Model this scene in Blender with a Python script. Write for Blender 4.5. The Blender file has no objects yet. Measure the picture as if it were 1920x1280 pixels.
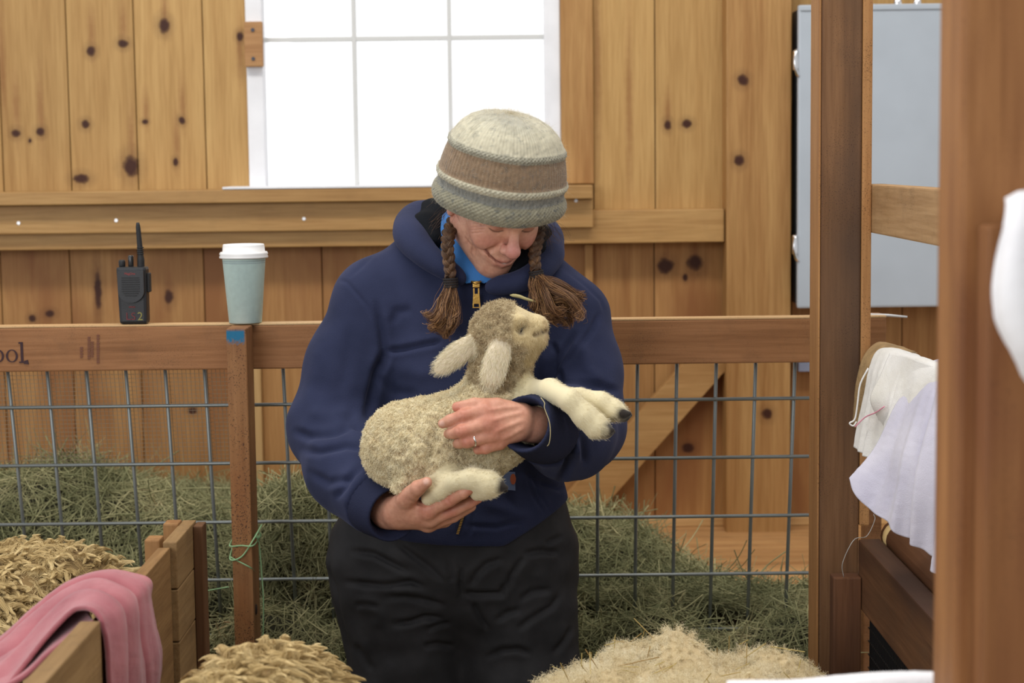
import bpy, bmesh, math, random
import numpy as np
from mathutils import Vector, Matrix
random.seed(7); rng = np.random.default_rng(7)
S = bpy.context.scene
COL = S.collection
PI = math.pi

# ------------------------------------------------------------------ camera
FPX = 3400.0
PITCH, ROLL = math.atan(0.1), 0.012
CAM = np.array([0, 0, 1.55])
_fw = np.array([0, math.cos(PITCH), -math.sin(PITCH)])
_r0 = np.array([1., 0, 0]); _u0 = np.array([0, math.sin(PITCH), math.cos(PITCH)])
_R = math.cos(ROLL)*_r0 - math.sin(ROLL)*_u0
_Uv = math.cos(ROLL)*_u0 + math.sin(ROLL)*_r0
def U(x, y, Y):
    """point of the place at depth Y whose picture position in the 1920x1280 frame is x, y"""
    d = _fw + _R*(x-960)/FPX - _Uv*(y-640)/FPX
    return CAM + d*(Y/d[1])
def proj(P):
    d = np.asarray(P) - CAM; z = d@_fw
    return 960+FPX*(d@_R)/z, 640-FPX*(d@_Uv)/z
cam = bpy.data.cameras.new('camera'); co = bpy.data.objects.new('camera', cam); COL.objects.link(co)
co.matrix_world = Matrix(((_R[0], _Uv[0], -_fw[0], CAM[0]), (_R[1], _Uv[1], -_fw[1], CAM[1]), (_R[2], _Uv[2], -_fw[2], CAM[2]), (0, 0, 0, 1)))
cam.sensor_width = 36; cam.lens = FPX/1920*36; cam.clip_start = .05
cam.dof.use_dof = True; cam.dof.focus_distance = 3.14; cam.dof.aperture_fstop = 5.4
S.camera = co
# ------------------------------------------------------------------ light
S.view_settings.view_transform = 'Standard'; S.view_settings.look = 'None'
S.view_settings.gamma = 1; S.view_settings.use_curve_mapping = False
S.view_settings.exposure = 0.0
S.cycles.use_denoising = True
S.cycles.max_bounces = 6; S.cycles.diffuse_bounces = 3; S.cycles.transparent_max_bounces = 16
S.cycles.sample_clamp_indirect = 6
w = bpy.data.worlds.new('world'); S.world = w; w.use_nodes = True
nt = w.node_tree; bg = nt.nodes['Background']
tc = nt.nodes.new('ShaderNodeTexCoord'); sx = nt.nodes.new('ShaderNodeSeparateXYZ'); rp = nt.nodes.new('ShaderNodeValToRGB')
nt.links.new(tc.outputs['Generated'], sx.inputs[0]); nt.links.new(sx.outputs['Y'], rp.inputs[0])
rp.color_ramp.elements[0].position = .1; rp.color_ramp.elements[0].color = (.48, .485, .50, 1)
rp.color_ramp.elements[1].position = .5; rp.color_ramp.elements[1].color = (1, 1, 1.0, 1)
nt.links.new(rp.outputs[0], bg.inputs[0]); bg.inputs[1].default_value = 1.25
def area(name, loc, target, sx_, sy_, power, color=(1, 1, 1)):
    l = bpy.data.lights.new(name, 'AREA'); l.shape = 'RECTANGLE'; l.size = sx_; l.size_y = sy_; l.energy = power; l.color = color
    o = bpy.data.objects.new(name, l); COL.objects.link(o); o.location = loc
    d = Vector(target)-Vector(loc); o.rotation_euler = d.to_track_quat('-Z', 'Y').to_euler(); return o
area('skylight', (-.3, 2.45, 4.5), (-.1, 3.9, 1.1), 5.0, .45, 112, (1, .97, .92))
area('front_left_fill', (-2.6, -1.8, 2.4), (0, 3.3, 1.0), 2.6, 2.2, 100, (.97, .98, 1))  # unseen fill light added behind the camera, front left; no doorway stands there

# ------------------------------------------------------------------ materials
def new_mat(name):
    m = bpy.data.materials.new(name); m.use_nodes = True; nt = m.node_tree
    return m, nt, nt.nodes['Principled BSDF']
def N(nt, t, **kw):
    n = nt.nodes.new(t)
    for k, v in kw.items():
        if k.startswith('i_'):
            key = k[2:]; key = int(key) if key.isdigit() else key.replace('_', ' ')
            n.inputs[key].default_value = v
        else: setattr(n, k, v)
    return n
def L(nt, a, b): nt.links.new(a, b)
def ramp(nt, stops):
    r = nt.nodes.new('ShaderNodeValToRGB'); e = r.color_ramp.elements
    while len(e) < len(stops): e.new(.5)
    for i, (p, c) in enumerate(stops):
        e[i].position = p; e[i].color = tuple(c)+(1,)
    return r
def sr(r, g, b):
    f = lambda c: (c/255)/12.92 if c <= 10 else ((c/255+.055)/1.055)**2.4
    return (f(r), f(g), f(b))
def plain(name, col, rough=.6, metal=0, bump=0, bscale=200, var=0, spec=.5, vscale=25):
    m, nt, b = new_mat(name)
    b.inputs['Base Color'].default_value = tuple(col)+(1,); b.inputs['Roughness'].default_value = rough; b.inputs['Metallic'].default_value = metal
    b.inputs['Specular IOR Level'].default_value = spec
    tc = N(nt, 'ShaderNodeTexCoord')
    if var:
        n = N(nt, 'ShaderNodeTexNoise', i_Scale=vscale, i_Detail=5); L(nt, tc.outputs['Object'], n.inputs['Vector'])
        r = ramp(nt, [(.3, [c*(1-var) for c in col]), (.7, [min(1, c*(1+var)) for c in col])]); L(nt, n.outputs[0], r.inputs[0]); L(nt, r.outputs[0], b.inputs['Base Color'])
    if bump:
        n = N(nt, 'ShaderNodeTexNoise', i_Scale=bscale, i_Detail=3); L(nt, tc.outputs['Object'], n.inputs['Vector'])
        bm = N(nt, 'ShaderNodeBump', i_Strength=bump, i_Distance=.002); L(nt, n.outputs[0], bm.inputs['Height']); L(nt, bm.outputs[0], b.inputs['Normal'])
    return m
def mix(nt, fac, a, b, mode='MIX'):
    n = N(nt, 'ShaderNodeMix', data_type='RGBA', blend_type=mode)
    for s, v in ((0, fac), (6, a), (7, b)):
        if isinstance(v, (int, float)): n.inputs[s].default_value = v
        elif isinstance(v, (tuple, list)): n.inputs[s].default_value = tuple(v)+(1,)
        else: L(nt, v, n.inputs[s])
    return n.outputs[2]
def wood(name, c1, c2, axis='Z', dark=None, knots=0., dirt=0., grain=1., rough=.62, klist=None, speck=0., slist=None):
    """sawn softwood: grain along one axis, tone per board, optional knots, dirt and listed knots (x, z, rx, rz)"""
    m, nt, b = new_mat(name)
    tc = N(nt, 'ShaderNodeTexCoord'); at = N(nt, 'ShaderNodeAttribute', attribute_name='off')
    add = N(nt, 'ShaderNodeVectorMath', operation='ADD'); mu = N(nt, 'ShaderNodeVectorMath', operation='SCALE', i_Scale=7.3)
    cmb = N(nt, 'ShaderNodeCombineXYZ')
    for i in range(3): L(nt, at.outputs['Fac'], cmb.inputs[i])
    L(nt, cmb.outputs[0], mu.inputs[0]); L(nt, tc.outputs['Object'], add.inputs[0]); L(nt, mu.outputs[0], add.inputs[1])
    sc = {'X': (.05, 1, 1), 'Y': (1, .05, 1), 'Z': (1, 1, .05)}[axis]
    mp = N(nt, 'ShaderNodeVectorMath', operation='MULTIPLY'); mp.inputs[1].default_value = sc; L(nt, add.outputs[0], mp.inputs[0])
    n1 = N(nt, 'ShaderNodeTexNoise', i_Scale=26*grain, i_Detail=6, i_Roughness=.62, i_Distortion=.5); L(nt, mp.outputs[0], n1.inputs['Vector'])
    n2 = N(nt, 'ShaderNodeTexNoise', i_Scale=150*grain, i_Detail=3); L(nt, mp.outputs[0], n2.inputs['Vector'])
    r1 = ramp(nt, [(.30, c2), (.50, [.5*(a+b_) for a, b_ in zip(c1, c2)]), (.68, c1)]); L(nt, n1.outputs[0], r1.inputs[0])
    r2 = ramp(nt, [(.35, (.86, .83, .78)), (.6, (1, 1, 1))]); L(nt, n2.outputs[0], r2.inputs[0])
    col = mix(nt, 1., r1.outputs[0], r2.outputs[0], 'MULTIPLY')
    # tone per board
    wn = N(nt, 'ShaderNodeTexWhiteNoise', noise_dimensions='1D'); L(nt, at.outputs['Fac'], wn.inputs['W'])
    rt = ramp(nt, [(0, (.84, .82, .80)), (1, (1.0, 1.0, 1.0))]); L(nt, wn.outputs[0], rt.inputs[0])
    col = mix(nt, 1., col, rt.outputs[0], 'MULTIPLY')
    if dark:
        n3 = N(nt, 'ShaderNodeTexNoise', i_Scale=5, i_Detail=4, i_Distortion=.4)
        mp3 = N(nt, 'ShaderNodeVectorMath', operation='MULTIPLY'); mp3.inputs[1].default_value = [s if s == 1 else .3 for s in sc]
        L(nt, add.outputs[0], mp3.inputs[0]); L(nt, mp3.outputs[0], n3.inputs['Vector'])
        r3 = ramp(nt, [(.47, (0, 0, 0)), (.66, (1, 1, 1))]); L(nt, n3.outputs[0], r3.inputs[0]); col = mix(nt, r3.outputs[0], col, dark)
    if knots:
        mk = N(nt, 'ShaderNodeVectorMath', operation='MULTIPLY'); mk.inputs[1].default_value = [s if s == 1 else .55 for s in sc]; L(nt, add.outputs[0], mk.inputs[0])
        vo = N(nt, 'ShaderNodeTexVoronoi', i_Scale=4.2); L(nt, mk.outputs[0], vo.inputs['Vector'])
        rk = ramp(nt, [(.05*knots, (1, 1, 1)), (.11*knots, (.35, .35, .35)), (.22*knots, (0, 0, 0))]); L(nt, vo.outputs['Distance'], rk.inputs[0])
        col = mix(nt, rk.outputs[0], col, sr(62, 32, 18))
    for lst, hard in ((slist, 0), (klist, 1)):
        if not lst: continue
        acc = None
        for (kx, kz, rx, rz) in lst:
            su = N(nt, 'ShaderNodeVectorMath', operation='SUBTRACT'); su.inputs[1].default_value = (kx, 0, kz); L(nt, tc.outputs['Object'], su.inputs[0])
            ml = N(nt, 'ShaderNodeVectorMath', operation='MULTIPLY'); ml.inputs[1].default_value = (1/rx, 0, 1/rz); L(nt, su.outputs[0], ml.inputs[0])
            le = N(nt, 'ShaderNodeVectorMath', operation='LENGTH'); L(nt, ml.outputs[0], le.inputs[0])
            if acc is None: acc = le.outputs['Value']
            else:
                mn = N(nt, 'ShaderNodeMath', operation='MINIMUM'); L(nt, acc, mn.inputs[0]); L(nt, le.outputs['Value'], mn.inputs[1]); acc = mn.outputs[0]
        nz = N(nt, 'ShaderNodeTexNoise', i_Scale=60, i_Detail=2); L(nt, tc.outputs['Object'], nz.inputs['Vector'])
        ad = N(nt, 'ShaderNodeMath', operation='MULTIPLY_ADD', i_1=.9, i_2=-.45); L(nt, nz.outputs[0], ad.inputs[0])
        a2 = N(nt, 'ShaderNodeMath', operation='ADD'); L(nt, acc, a2.inputs[0]); L(nt, ad.outputs[0], a2.inputs[1])
        d8 = N(nt, 'ShaderNodeMath', operation='DIVIDE', i_1=4.); L(nt, a2.outputs[0], d8.inputs[0])
        rk = ramp(nt, [(.17, (1, 1, 1)), (.25, (.8, .8, .8)), (.33, (.25, .25, .25)), (.70, (0, 0, 0))] if hard else [(.08, (.5, .5, .5)), (.25, (.22, .22, .22)), (.5, (0, 0, 0))]); L(nt, d8.outputs[0], rk.inputs[0])
        col = mix(nt, rk.outputs[0], col, sr(62, 30, 16) if hard else sr(128, 76, 38))
    if speck:
        ns = N(nt, 'ShaderNodeTexNoise', i_Scale=460, i_Detail=2); L(nt, tc.outputs['Object'], ns.inputs['Vector'])
        nl = N(nt, 'ShaderNodeTexNoise', i_Scale=9, i_Detail=2); L(nt, tc.outputs['Object'], nl.inputs['Vector'])
        ms = N(nt, 'ShaderNodeMath', operation='MULTIPLY_ADD', i_1=.35); L(nt, nl.outputs[0], ms.inputs[0]); L(nt, ns.outputs[0], ms.inputs[2])
        rs = ramp(nt, [(.80, (0, 0, 0)), (.86, (speck, speck, speck))]); L(nt, ms.outputs[0], rs.inputs[0]); col = mix(nt, rs.outputs[0], col, sr(45, 28, 20))
    if dirt:
        nd = N(nt, 'ShaderNodeTexNoise', i_Scale=18, i_Detail=8, i_Roughness=.7); L(nt, tc.outputs['Object'], nd.inputs['Vector'])
        rd = ramp(nt, [(.5, (0, 0, 0)), (.75, (dirt, dirt, dirt))]); L(nt, nd.outputs[0], rd.inputs[0]); col = mix(nt, rd.outputs[0], col, sr(78, 62, 46))
    L(nt, col, b.inputs['Base Color']); b.inputs['Roughness'].default_value = rough; b.inputs['Specular IOR Level'].default_value = .3
    bp = N(nt, 'ShaderNodeBump', i_Strength=.25, i_Distance=.002); L(nt, n2.outputs[0], bp.inputs['Height']); L(nt, bp.outputs[0], b.inputs['Normal'])
    return m
def strand_mat(name, stops, rough=.6, trans=0., noise=None, spec=.25):
    """straw, wool or hair: tone per strand"""
    m, nt, b = new_mat(name)
    hi = N(nt, 'ShaderNodeHairInfo'); r = ramp(nt, stops)
    fac = hi.outputs['Random']
    if noise:
        tc = N(nt, 'ShaderNodeTexCoord'); n = N(nt, 'ShaderNodeTexNoise', i_Scale=noise, i_Detail=3); L(nt, tc.outputs['Object'], n.inputs['Vector'])
        ma = N(nt, 'ShaderNodeMath', operation='MULTIPLY_ADD', i_1=.45); L(nt, fac, ma.inputs[0])
        mb = N(nt, 'ShaderNodeMath', operation='MULTIPLY_ADD', i_1=1.3, i_2=-.38); L(nt, n.outputs[0], mb.inputs[0]); L(nt, mb.outputs[0], ma.inputs[2]); fac = ma.outputs[0]
    L(nt, fac, r.inputs[0]); L(nt, r.outputs[0], b.inputs['Base Color']); b.inputs['Roughness'].default_value = rough
    b.inputs['Specular IOR Level'].default_value = spec
    return m

# ------------------------------------------------------------------ objects
def setp(o, label=None, cat=None, group=None, kind=None):
    if label: o['label'] = label
    if cat: o['category'] = cat
    if group: o['group'] = group
    if kind: o['kind'] = kind
    return o
def empty(name, loc, label, cat, group=None):
    o = bpy.data.objects.new(name, None); o.empty_display_size = .05; COL.objects.link(o); o.location = loc; setp(o, label, cat, group); return o
def unparent(parent):
    return Matrix.Translation(-parent.location) if parent.parent is None else Matrix.Identity(4)
def link(name, me, mat, parent=None):
    o = bpy.data.objects.new(name, me); COL.objects.link(o)
    for m in (mat if isinstance(mat, (list, tuple)) else [mat]):
        if m: me.materials.append(m)
    if parent is not None:
        o.parent = parent
        o.matrix_parent_inverse = unparent(parent)
    return o
def np_mesh(name, V, Q, mat, parent=None, smooth=True, cols=None, mi=None):
    me = bpy.data.meshes.new(name); V = np.asarray(V, np.float32); Q = np.asarray(Q, np.int32)
    k = Q.shape[1]
    me.vertices.add(len(V)); me.vertices.foreach_set('co', V.ravel())
    me.loops.add(Q.size); me.loops.foreach_set('vertex_index', Q.ravel())
    me.polygons.add(len(Q)); me.polygons.foreach_set('loop_start', np.arange(0, Q.size, k, dtype=np.int32))
    try: me.polygons.foreach_set('loop_total', np.full(len(Q), k, np.int32))
    except Exception: pass
    me.polygons.foreach_set('use_smooth', np.full(len(Q), smooth))
    me.update(calc_edges=True); me.validate()
    if cols is not None:
        a = me.color_attributes.new('tint', 'FLOAT_COLOR', 'POINT'); c = np.ones((len(V), 4), np.float32); c[:, :3] = cols; a.data.foreach_set('color', c.ravel())
    o = link(name, me, mat, parent)
    if mi is not None: me.polygons.foreach_set('material_index', np.asarray(mi, np.int32))
    return o
class MB:
    """collects shapes into one mesh"""
    def __init__(s): s.bm = bmesh.new(); s.off = s.bm.verts.layers.float.new('off'); s.mi = 0
    def _tag(s, vs):
        r = random.random()*10
        for v in vs: v[s.off] = r
        for f in {f for v in vs for f in v.link_faces}: f.material_index = s.mi
    def hexa(s, P, bev=.0):
        vs = [s.bm.verts.new(Vector(p)) for p in P]
        fs = [s.bm.faces.new([vs[i] for i in q]) for q in ((0, 3, 2, 1), (4, 5, 6, 7), (0, 1, 5, 4), (1, 2, 6, 5), (2, 3, 7, 6), (3, 0, 4, 7))]
        if bev:
            es = list({e for f in fs for e in f.edges})
            r = bmesh.ops.bevel(s.bm, geom=vs+es+fs, offset=bev, segments=2, affect='EDGES', profile=.6)
            vs = list({v for f in r['faces'] for v in f.verts} | {v for v in vs if v.is_valid})
        s._tag(vs); return s
    def box(s, x0, x1, y0, y1, z0, z1, bev=.0015):
        return s.hexa([(x0, y0, z0), (x1, y0, z0), (x1, y1, z0), (x0, y1, z0), (x0, y0, z1), (x1, y0, z1), (x1, y1, z1), (x0, y1, z1)], bev)
    def bar(s, p, q, a, b, up=(0, 0, 1), bev=.0015):
        p, q = Vector(p), Vector(q); d = (q-p).normalized(); sd = d.cross(Vector(up)).normalized(); u = sd.cross(d)
        P = [c+sd*i*a/2+u*j*b/2 for c in (p, q) for i, j in ((-1, -1), (1, -1), (1, 1), (-1, 1))]
        return s.hexa(P, bev)
    def tube(s, pts, rad, n=8, cap=True):
        V, Q = tube_np(pts, rad, n); vs = [s.bm.verts.new(v) for v in V]
        for q in Q: s.bm.faces.new([vs[i] for i in q]).smooth = True
        if cap:
            s.bm.faces.new(vs[:n][::-1]); s.bm.faces.new(vs[-n:])
        s._tag(vs); return s
    def lathe(s, prof, c=(0, 0, 0), n=32, axis=None, cap=True):
        c = Vector(c); rows = []
        M = axis if axis is not None else Matrix.Identity(3)
        for r, z in prof: rows.append([s.bm.verts.new(c+M@Vector((r*math.cos(2*PI*i/n), r*math.sin(2*PI*i/n), z))) for i in range(n)])
        for a, b in zip(rows, rows[1:]):
            for i in range(n): s.bm.faces.new([a[i], a[(i+1) % n], b[(i+1) % n], b[i]]).smooth = True
        if cap: s.bm.faces.new(rows[0][::-1]); s.bm.faces.new(rows[-1])
        s._tag([v for r in rows for v in r]); return s
    def build(s, name, mat, parent=None):
        me = bpy.data.meshes.new(name); bmesh.ops.recalc_face_normals(s.bm, faces=s.bm.faces); s.bm.to_mesh(me); s.bm.free()
        return link(name, me, mat, parent)
def tube_np(pts, rad, n=8):
    pts = np.asarray(pts, float); k = len(pts); rad = np.broadcast_to(np.asarray(rad, float), (k,))
    T = np.gradient(pts, axis=0); T /= np.linalg.norm(T, axis=1, keepdims=True)+1e-9
    ref = np.array([0, 0, 1.]) if abs(T[0, 2]) < .9 else np.array([1., 0, 0]); V = []
    a = np.cross(T[0], ref); a /= np.linalg.norm(a)
    ang = np.arange(n)*2*PI/n
    for i in range(k):
        a = a-T[i]*(a@T[i]); a /= np.linalg.norm(a)+1e-9; b = np.cross(T[i], a)
        V.append(pts[i]+rad[i]*(np.cos(ang)[:, None]*a+np.sin(ang)[:, None]*b))
    V = np.concatenate(V); Q = [(i*n+j, i*n+(j+1) % n, (i+1)*n+(j+1) % n, (i+1)*n+j) for i in range(k-1) for j in range(n)]
    return V, Q
def smooth_path(P, n):
    """Catmull-Rom through the points"""
    P = np.asarray(P, float); Q = np.vstack([2*P[0]-P[1], P, 2*P[-1]-P[-2]]); t = np.linspace(0, len(P)-1-1e-6, n); i = t.astype(int); u = (t-i)[:, None]
    a, b, c, d = Q[i], Q[i+1], Q[i+2], Q[i+3]
    return .5*(2*b+(c-a)*u+(2*a-5*b+4*c-d)*u**2+(3*b-a-3*c+d)*u**3)
def strands(name, P, rad, mat, parent=None):
    """P: (n, k, 3) strand points; rad: scalar, (n,), or (n, k)"""
    n, k = P.shape[:2]; hc = bpy.data.hair_curves.new(name); hc.add_curves([k]*n)
    hc.attributes['position'].data.foreach_set('vector', np.ascontiguousarray(P, np.float32).ravel())
    rad = np.asarray(rad, np.float32)
    if rad.ndim == 1: rad = rad[:, None]
    ra = hc.attributes.get('radius') or hc.attributes.new('radius', 'FLOAT', 'POINT')
    ra.data.foreach_set('value', np.ascontiguousarray(np.broadcast_to(rad, (n, k)), np.float32).ravel())
    o = bpy.data.objects.new(name, hc); COL.objects.link(o); hc.materials.append(mat)
    if parent is not None:
        o.parent = parent; o.matrix_parent_inverse = unparent(parent)
    return o
def norm(v): return v/(np.linalg.norm(v, axis=-1, keepdims=True)+1e-9)
def vnoise(P, scale, seed=0):
    """smooth pseudo-noise in -1..1 (sum of rotated sines)"""
    r = np.random.default_rng(seed); o = np.zeros(len(P))
    for i in range(7):
        d = norm(r.normal(size=3))*scale*(.6+.9*r.random()); o += np.sin(P@d+r.random()*6.28+1.3*np.sin(P@(norm(r.normal(size=3))*scale*.7)+r.random()*6))
    return o/3.2
# ================================================================== the setting
YW = 4.9
def WX(x, y=640, Y=YW): return U(x, y, Y)[0]
def WZ(y, x=960, Y=YW): return U(x, y, Y)[2]
kn = [(30, 250, 7, 7), (76, 247, 7, 7), (56, 264, 3, 4), (171, 96, 7, 8), (231, 82, 8, 7), (160, 233, 7, 7), (246, 312, 13, 17), (152, 335, 13, 8), (308, 48, 9, 12), (272, 228, 5, 4), (341, 226, 5, 6), (329, 304, 4, 7),
      (450, 68, 6, 7), (1252, 234, 6, 8), (1288, 232, 8, 7), (1248, 498, 13, 12), (1304, 492, 13, 14), (1285, 520, 4, 6), (93, 588, 8, 6), (60, 597, 6, 6), (316, 557, 7, 12), (183, 545, 6, 30), (1290, 840, 10, 8), (160, 880, 9, 9), (360, 770, 7, 6), (1395, 640, 4, 4)]
KL = []
for (x, y, a, b_) in kn:
    p = U(x, y, YW); KL.append((p[0], p[2], a/690, b_/690))
SL = []
for (x, y, h) in ((30, 200, 50), (76, 205, 55), (172, 60, 34), (231, 45, 34), (309, 20, 34), (273, 205, 26), (342, 195, 36), (331, 262, 40), (247, 265, 55), (4, 120, 90), (450, 95, 40), (1252, 210, 26), (1250, 470, 30), (1303, 470, 30), (183, 545, 55), (316, 525, 36), (1290, 800, 60), (1400, 300, 60), (1180, 200, 120), (1120, 120, 140), (60, 500, 40)):
    p = U(x, y, YW); SL.append((p[0], p[2], .008, h/690))
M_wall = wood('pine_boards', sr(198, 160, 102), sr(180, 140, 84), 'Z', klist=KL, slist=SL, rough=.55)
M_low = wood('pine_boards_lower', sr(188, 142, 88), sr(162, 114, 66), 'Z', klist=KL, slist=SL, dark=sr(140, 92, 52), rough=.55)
M_dark = plain('board_gap', sr(60, 38, 22), .9)
zl = WZ(440); ztop = 3.3; zbot = .0
mb = MB()
wx0, wx1, wz0, wz1 = WX(464), WX(1052), WZ(349), WZ(-230)
def planks(edges, z0, z1, mb, dy=0):
    for a, b_ in zip(edges, edges[1:]): mb.box(a+.0012, b_-.0012, YW+dy, YW+.02, z0, z1, .002)
up = [WX(e, 170) for e in (-900, -750, -620, -500, -375, -250, -125, 0, 128, 254, 383, 465)]
planks(up, zl, ztop, mb)
planks([WX(e, 170) for e in (1052, 1112, 1228, 1360, 1483, 1600, 1720, 1850, 1980, 2110, 2240, 2400, 2600, 2800)], zl, ztop, mb)
planks([wx0, WX(560), WX(690), WX(820), WX(950), wx1], wz1, ztop, mb)
planks([wx0, WX(690), WX(900), wx1], zl, wz0, mb)
W1 = mb.build('wall_back', [M_wall]); setp(W1, kind='structure')
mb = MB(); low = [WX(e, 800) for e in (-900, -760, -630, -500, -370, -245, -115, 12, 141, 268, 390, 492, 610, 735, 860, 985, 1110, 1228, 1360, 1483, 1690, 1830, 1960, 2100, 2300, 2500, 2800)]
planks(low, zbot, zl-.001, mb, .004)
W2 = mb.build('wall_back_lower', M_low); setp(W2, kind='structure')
mb = MB()
xa, xb = up[0], WX(2800, 170)
for b4 in ((xa, wx0-.005, zbot, ztop), (wx1+.005, xb, zbot, ztop), (wx0-.01, wx1+.01, zbot, wz0-.005), (wx0-.01, wx1+.01, wz1+.005, ztop)): mb.box(b4[0], b4[1], YW+.021, YW+.05, b4[2], b4[3], 0)
o = mb.build('wall_back_sheathing', M_dark); setp(o, kind='structure')
# floor with bedding
m, nt, b = new_mat('straw_bedding'); tc = N(nt, 'ShaderNodeTexCoord'); n = N(nt, 'ShaderNodeTexNoise', i_Scale=40, i_Detail=8, i_Distortion=1.5); L(nt, tc.outputs['Object'], n.inputs[0])
r = ramp(nt, [(.3, sr(60, 48, 30)), (.7, sr(150, 128, 82))]); L(nt, n.outputs[0], r.inputs[0]); L(nt, r.outputs[0], b.inputs[0]); b.inputs['Roughness'].default_value = .9
mb = MB(); mb.box(-4, 4, -3, 4.95, -.06, 0, 0); FL = mb.build('floor', m); setp(FL, kind='structure')
# ledge, girts, casing, wall post, brace
M_trim = wood('pine_trim', sr(194, 154, 98), sr(172, 130, 78), 'X', rough=.5, dirt=.12)
M_trimz = wood('pine_post', sr(192, 150, 94), sr(162, 116, 66), 'Z', rough=.5, klist=[(U(x, y, 4.8)[0], U(x, y, 4.8)[2], .012, .013) for x, y in ((1393, 150), (1386, 301), (1438, 776))])
M_brace = wood('pine_brace', sr(200, 158, 102), sr(176, 130, 78), 'X', rough=.55)
X0 = xa
def strip(name, ya, yb, depth, xr, mat, x0=None, bev=.003):
    zt, zb = WZ(ya, 960, YW-depth), WZ(yb, 960, YW-depth)
    mb = MB(); mb.box(X0 if x0 is None else x0, WX(xr, 400, YW-depth), YW-depth, YW, zb, zt, bev); o = mb.build(name, mat); setp(o, kind='structure'); return o
T1 = strip('trim_1', 349, 374, .140, 1112, M_trim)            # nosing of the ledge
T2 = strip('trim_2', 374, 428, .105, 1112, M_trim)            # apron board
T3 = strip('trim_3', 396, 458, .078, 1358, M_trim)            # long girt under the ledge
M_screw = plain('zinc', (.72, .72, .72), .35, .8)
for x, y in ((35, 418), (218, 413), (570, 410), (1080, 376)):
    p = U(x, y, YW-.105); q = MB(); q.lathe([(.001, -.003), (.0042, -.002), (.0045, .002)], p, 12, Matrix.Rotation(PI/2, 3, 'X')); q.build('screw', M_screw, T2)
mb = MB(); mb.box(WX(1051, 170), WX(1112, 170), YW-.022, YW, WZ(346), ztop, .003); o = mb.build('trim_4', M_trimz); setp(o, kind='structure')
mb = MB(); mb.box(WX(1362, 500, 4.8), WX(1483, 500, 4.8), 4.8, YW, .0, ztop, .004); o = mb.build('trim_5', M_trimz); setp(o, kind='structure')
mb = MB(); p = U(1352, 650, 4.86); q = U(1078, 958, 4.86); mb.bar(p, q, .098, .04, (0, -1, 0)); o = mb.build('trim_6', M_brace); setp(o, kind='structure')
mb = MB(); mb.box(WX(1098, 640, 4.88), WX(1113, 640, 4.88), 4.88, YW+.004, .0, WZ(459), .002); o = mb.build('trim_7', M_trimz); setp(o, kind='structure')
mb = MB(); mb.box(WX(474, 800, 4.88), WX(491, 800, 4.88), 4.88, YW+.004, .0, WZ(462), .002); o = mb.build('trim_8', wood('pale_batten', sr(214, 178, 124), sr(196, 156, 102), 'Z')); setp(o, kind='structure')
# window
M_white = plain('white_paint', (.80, .80, .82), .5, var=.06, vscale=12)
mb = MB(); ys0, ys1 = YW-.012, YW+.05
gz0 = WZ(343)
mb.box(WX(465, 200), WX(496, 200), ys0, ys1, gz0-.004, wz1, .003); mb.box(WX(1021, 200), WX(1051, 200), ys0, ys1, gz0-.004, wz1, .003); mb.box(WX(465, 200), WX(1051, 200), ys0, ys1, wz1-.04, wz1, .003)
WIN = mb.build('window_1', M_white); setp(WIN, 'white-framed barn window blown out by daylight behind the person', kind='structure')
mb = MB(); mb.box(WX(440), WX(1053), YW-.142, ys1, WZ(349, 960, YW-.14)+.0005, gz0, .002); mb.build('window_sill', M_white, WIN)
M_munt = plain('muntin_paint', (.62, .62, .60), .5)
mb = MB()
for x in (666.5, 844.5): mb.box(WX(x-3.6, 200, YW+.02), WX(x+3.6, 200, YW+.02), YW+.01, YW+.035, gz0, wz1, .001)
for y in (72, -195): mb.box(WX(490, 200), WX(1024, 200), YW+.012, YW+.033, WZ(y+4, 760, YW+.02), WZ(y-4, 760, YW+.02), .001)
mb.build('muntins', M_munt, WIN)
gm = bpy.data.materials.new('glass'); gm.use_nodes = True; nt = gm.node_tree; nt.nodes.remove(nt.nodes['Principled BSDF'])
tr = N(nt, 'ShaderNodeBsdfTransparent'); gl = N(nt, 'ShaderNodeBsdfGlossy', i_Roughness=.02); mx = N(nt, 'ShaderNodeMixShader', i_0=.05)
L(nt, tr.outputs[0], mx.inputs[1]); L(nt, gl.outputs[0], mx.inputs[2]); L(nt, mx.outputs[0], nt.nodes['Material Output'].inputs[0])
mb = MB(); mb.box(WX(490, 200), WX(1026, 200), YW+.020, YW+.023, gz0, wz1-.01, 0); mb.build('pane', gm, WIN)
# stop block screwed over the window frame
M_block = wood('block_wood', sr(196, 152, 104), sr(172, 126, 82), 'X')
p0, p1 = U(459, 125, YW-.035), U(491, 40, YW-.035)
mb = MB(); mb.box(p0[0], p1[0], YW-.035, YW-.012, p0[2], p1[2], .003); BL = mb.build('window_stop', M_block); setp(BL, 'small tan wooden block screwed over the left edge of the window frame', 'wooden block')
M_bolt = plain('dark_steel', (.05, .05, .06), .4, .7)
for x, y in ((474, 56), (475, 110)):
    q = MB(); q.lathe([(.001, -.003), (.0045, -.002), (.005, .003)], U(x, y, YW-.035), 10, Matrix.Rotation(PI/2, 3, 'X')); q.build('screw', M_bolt, BL)

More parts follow.
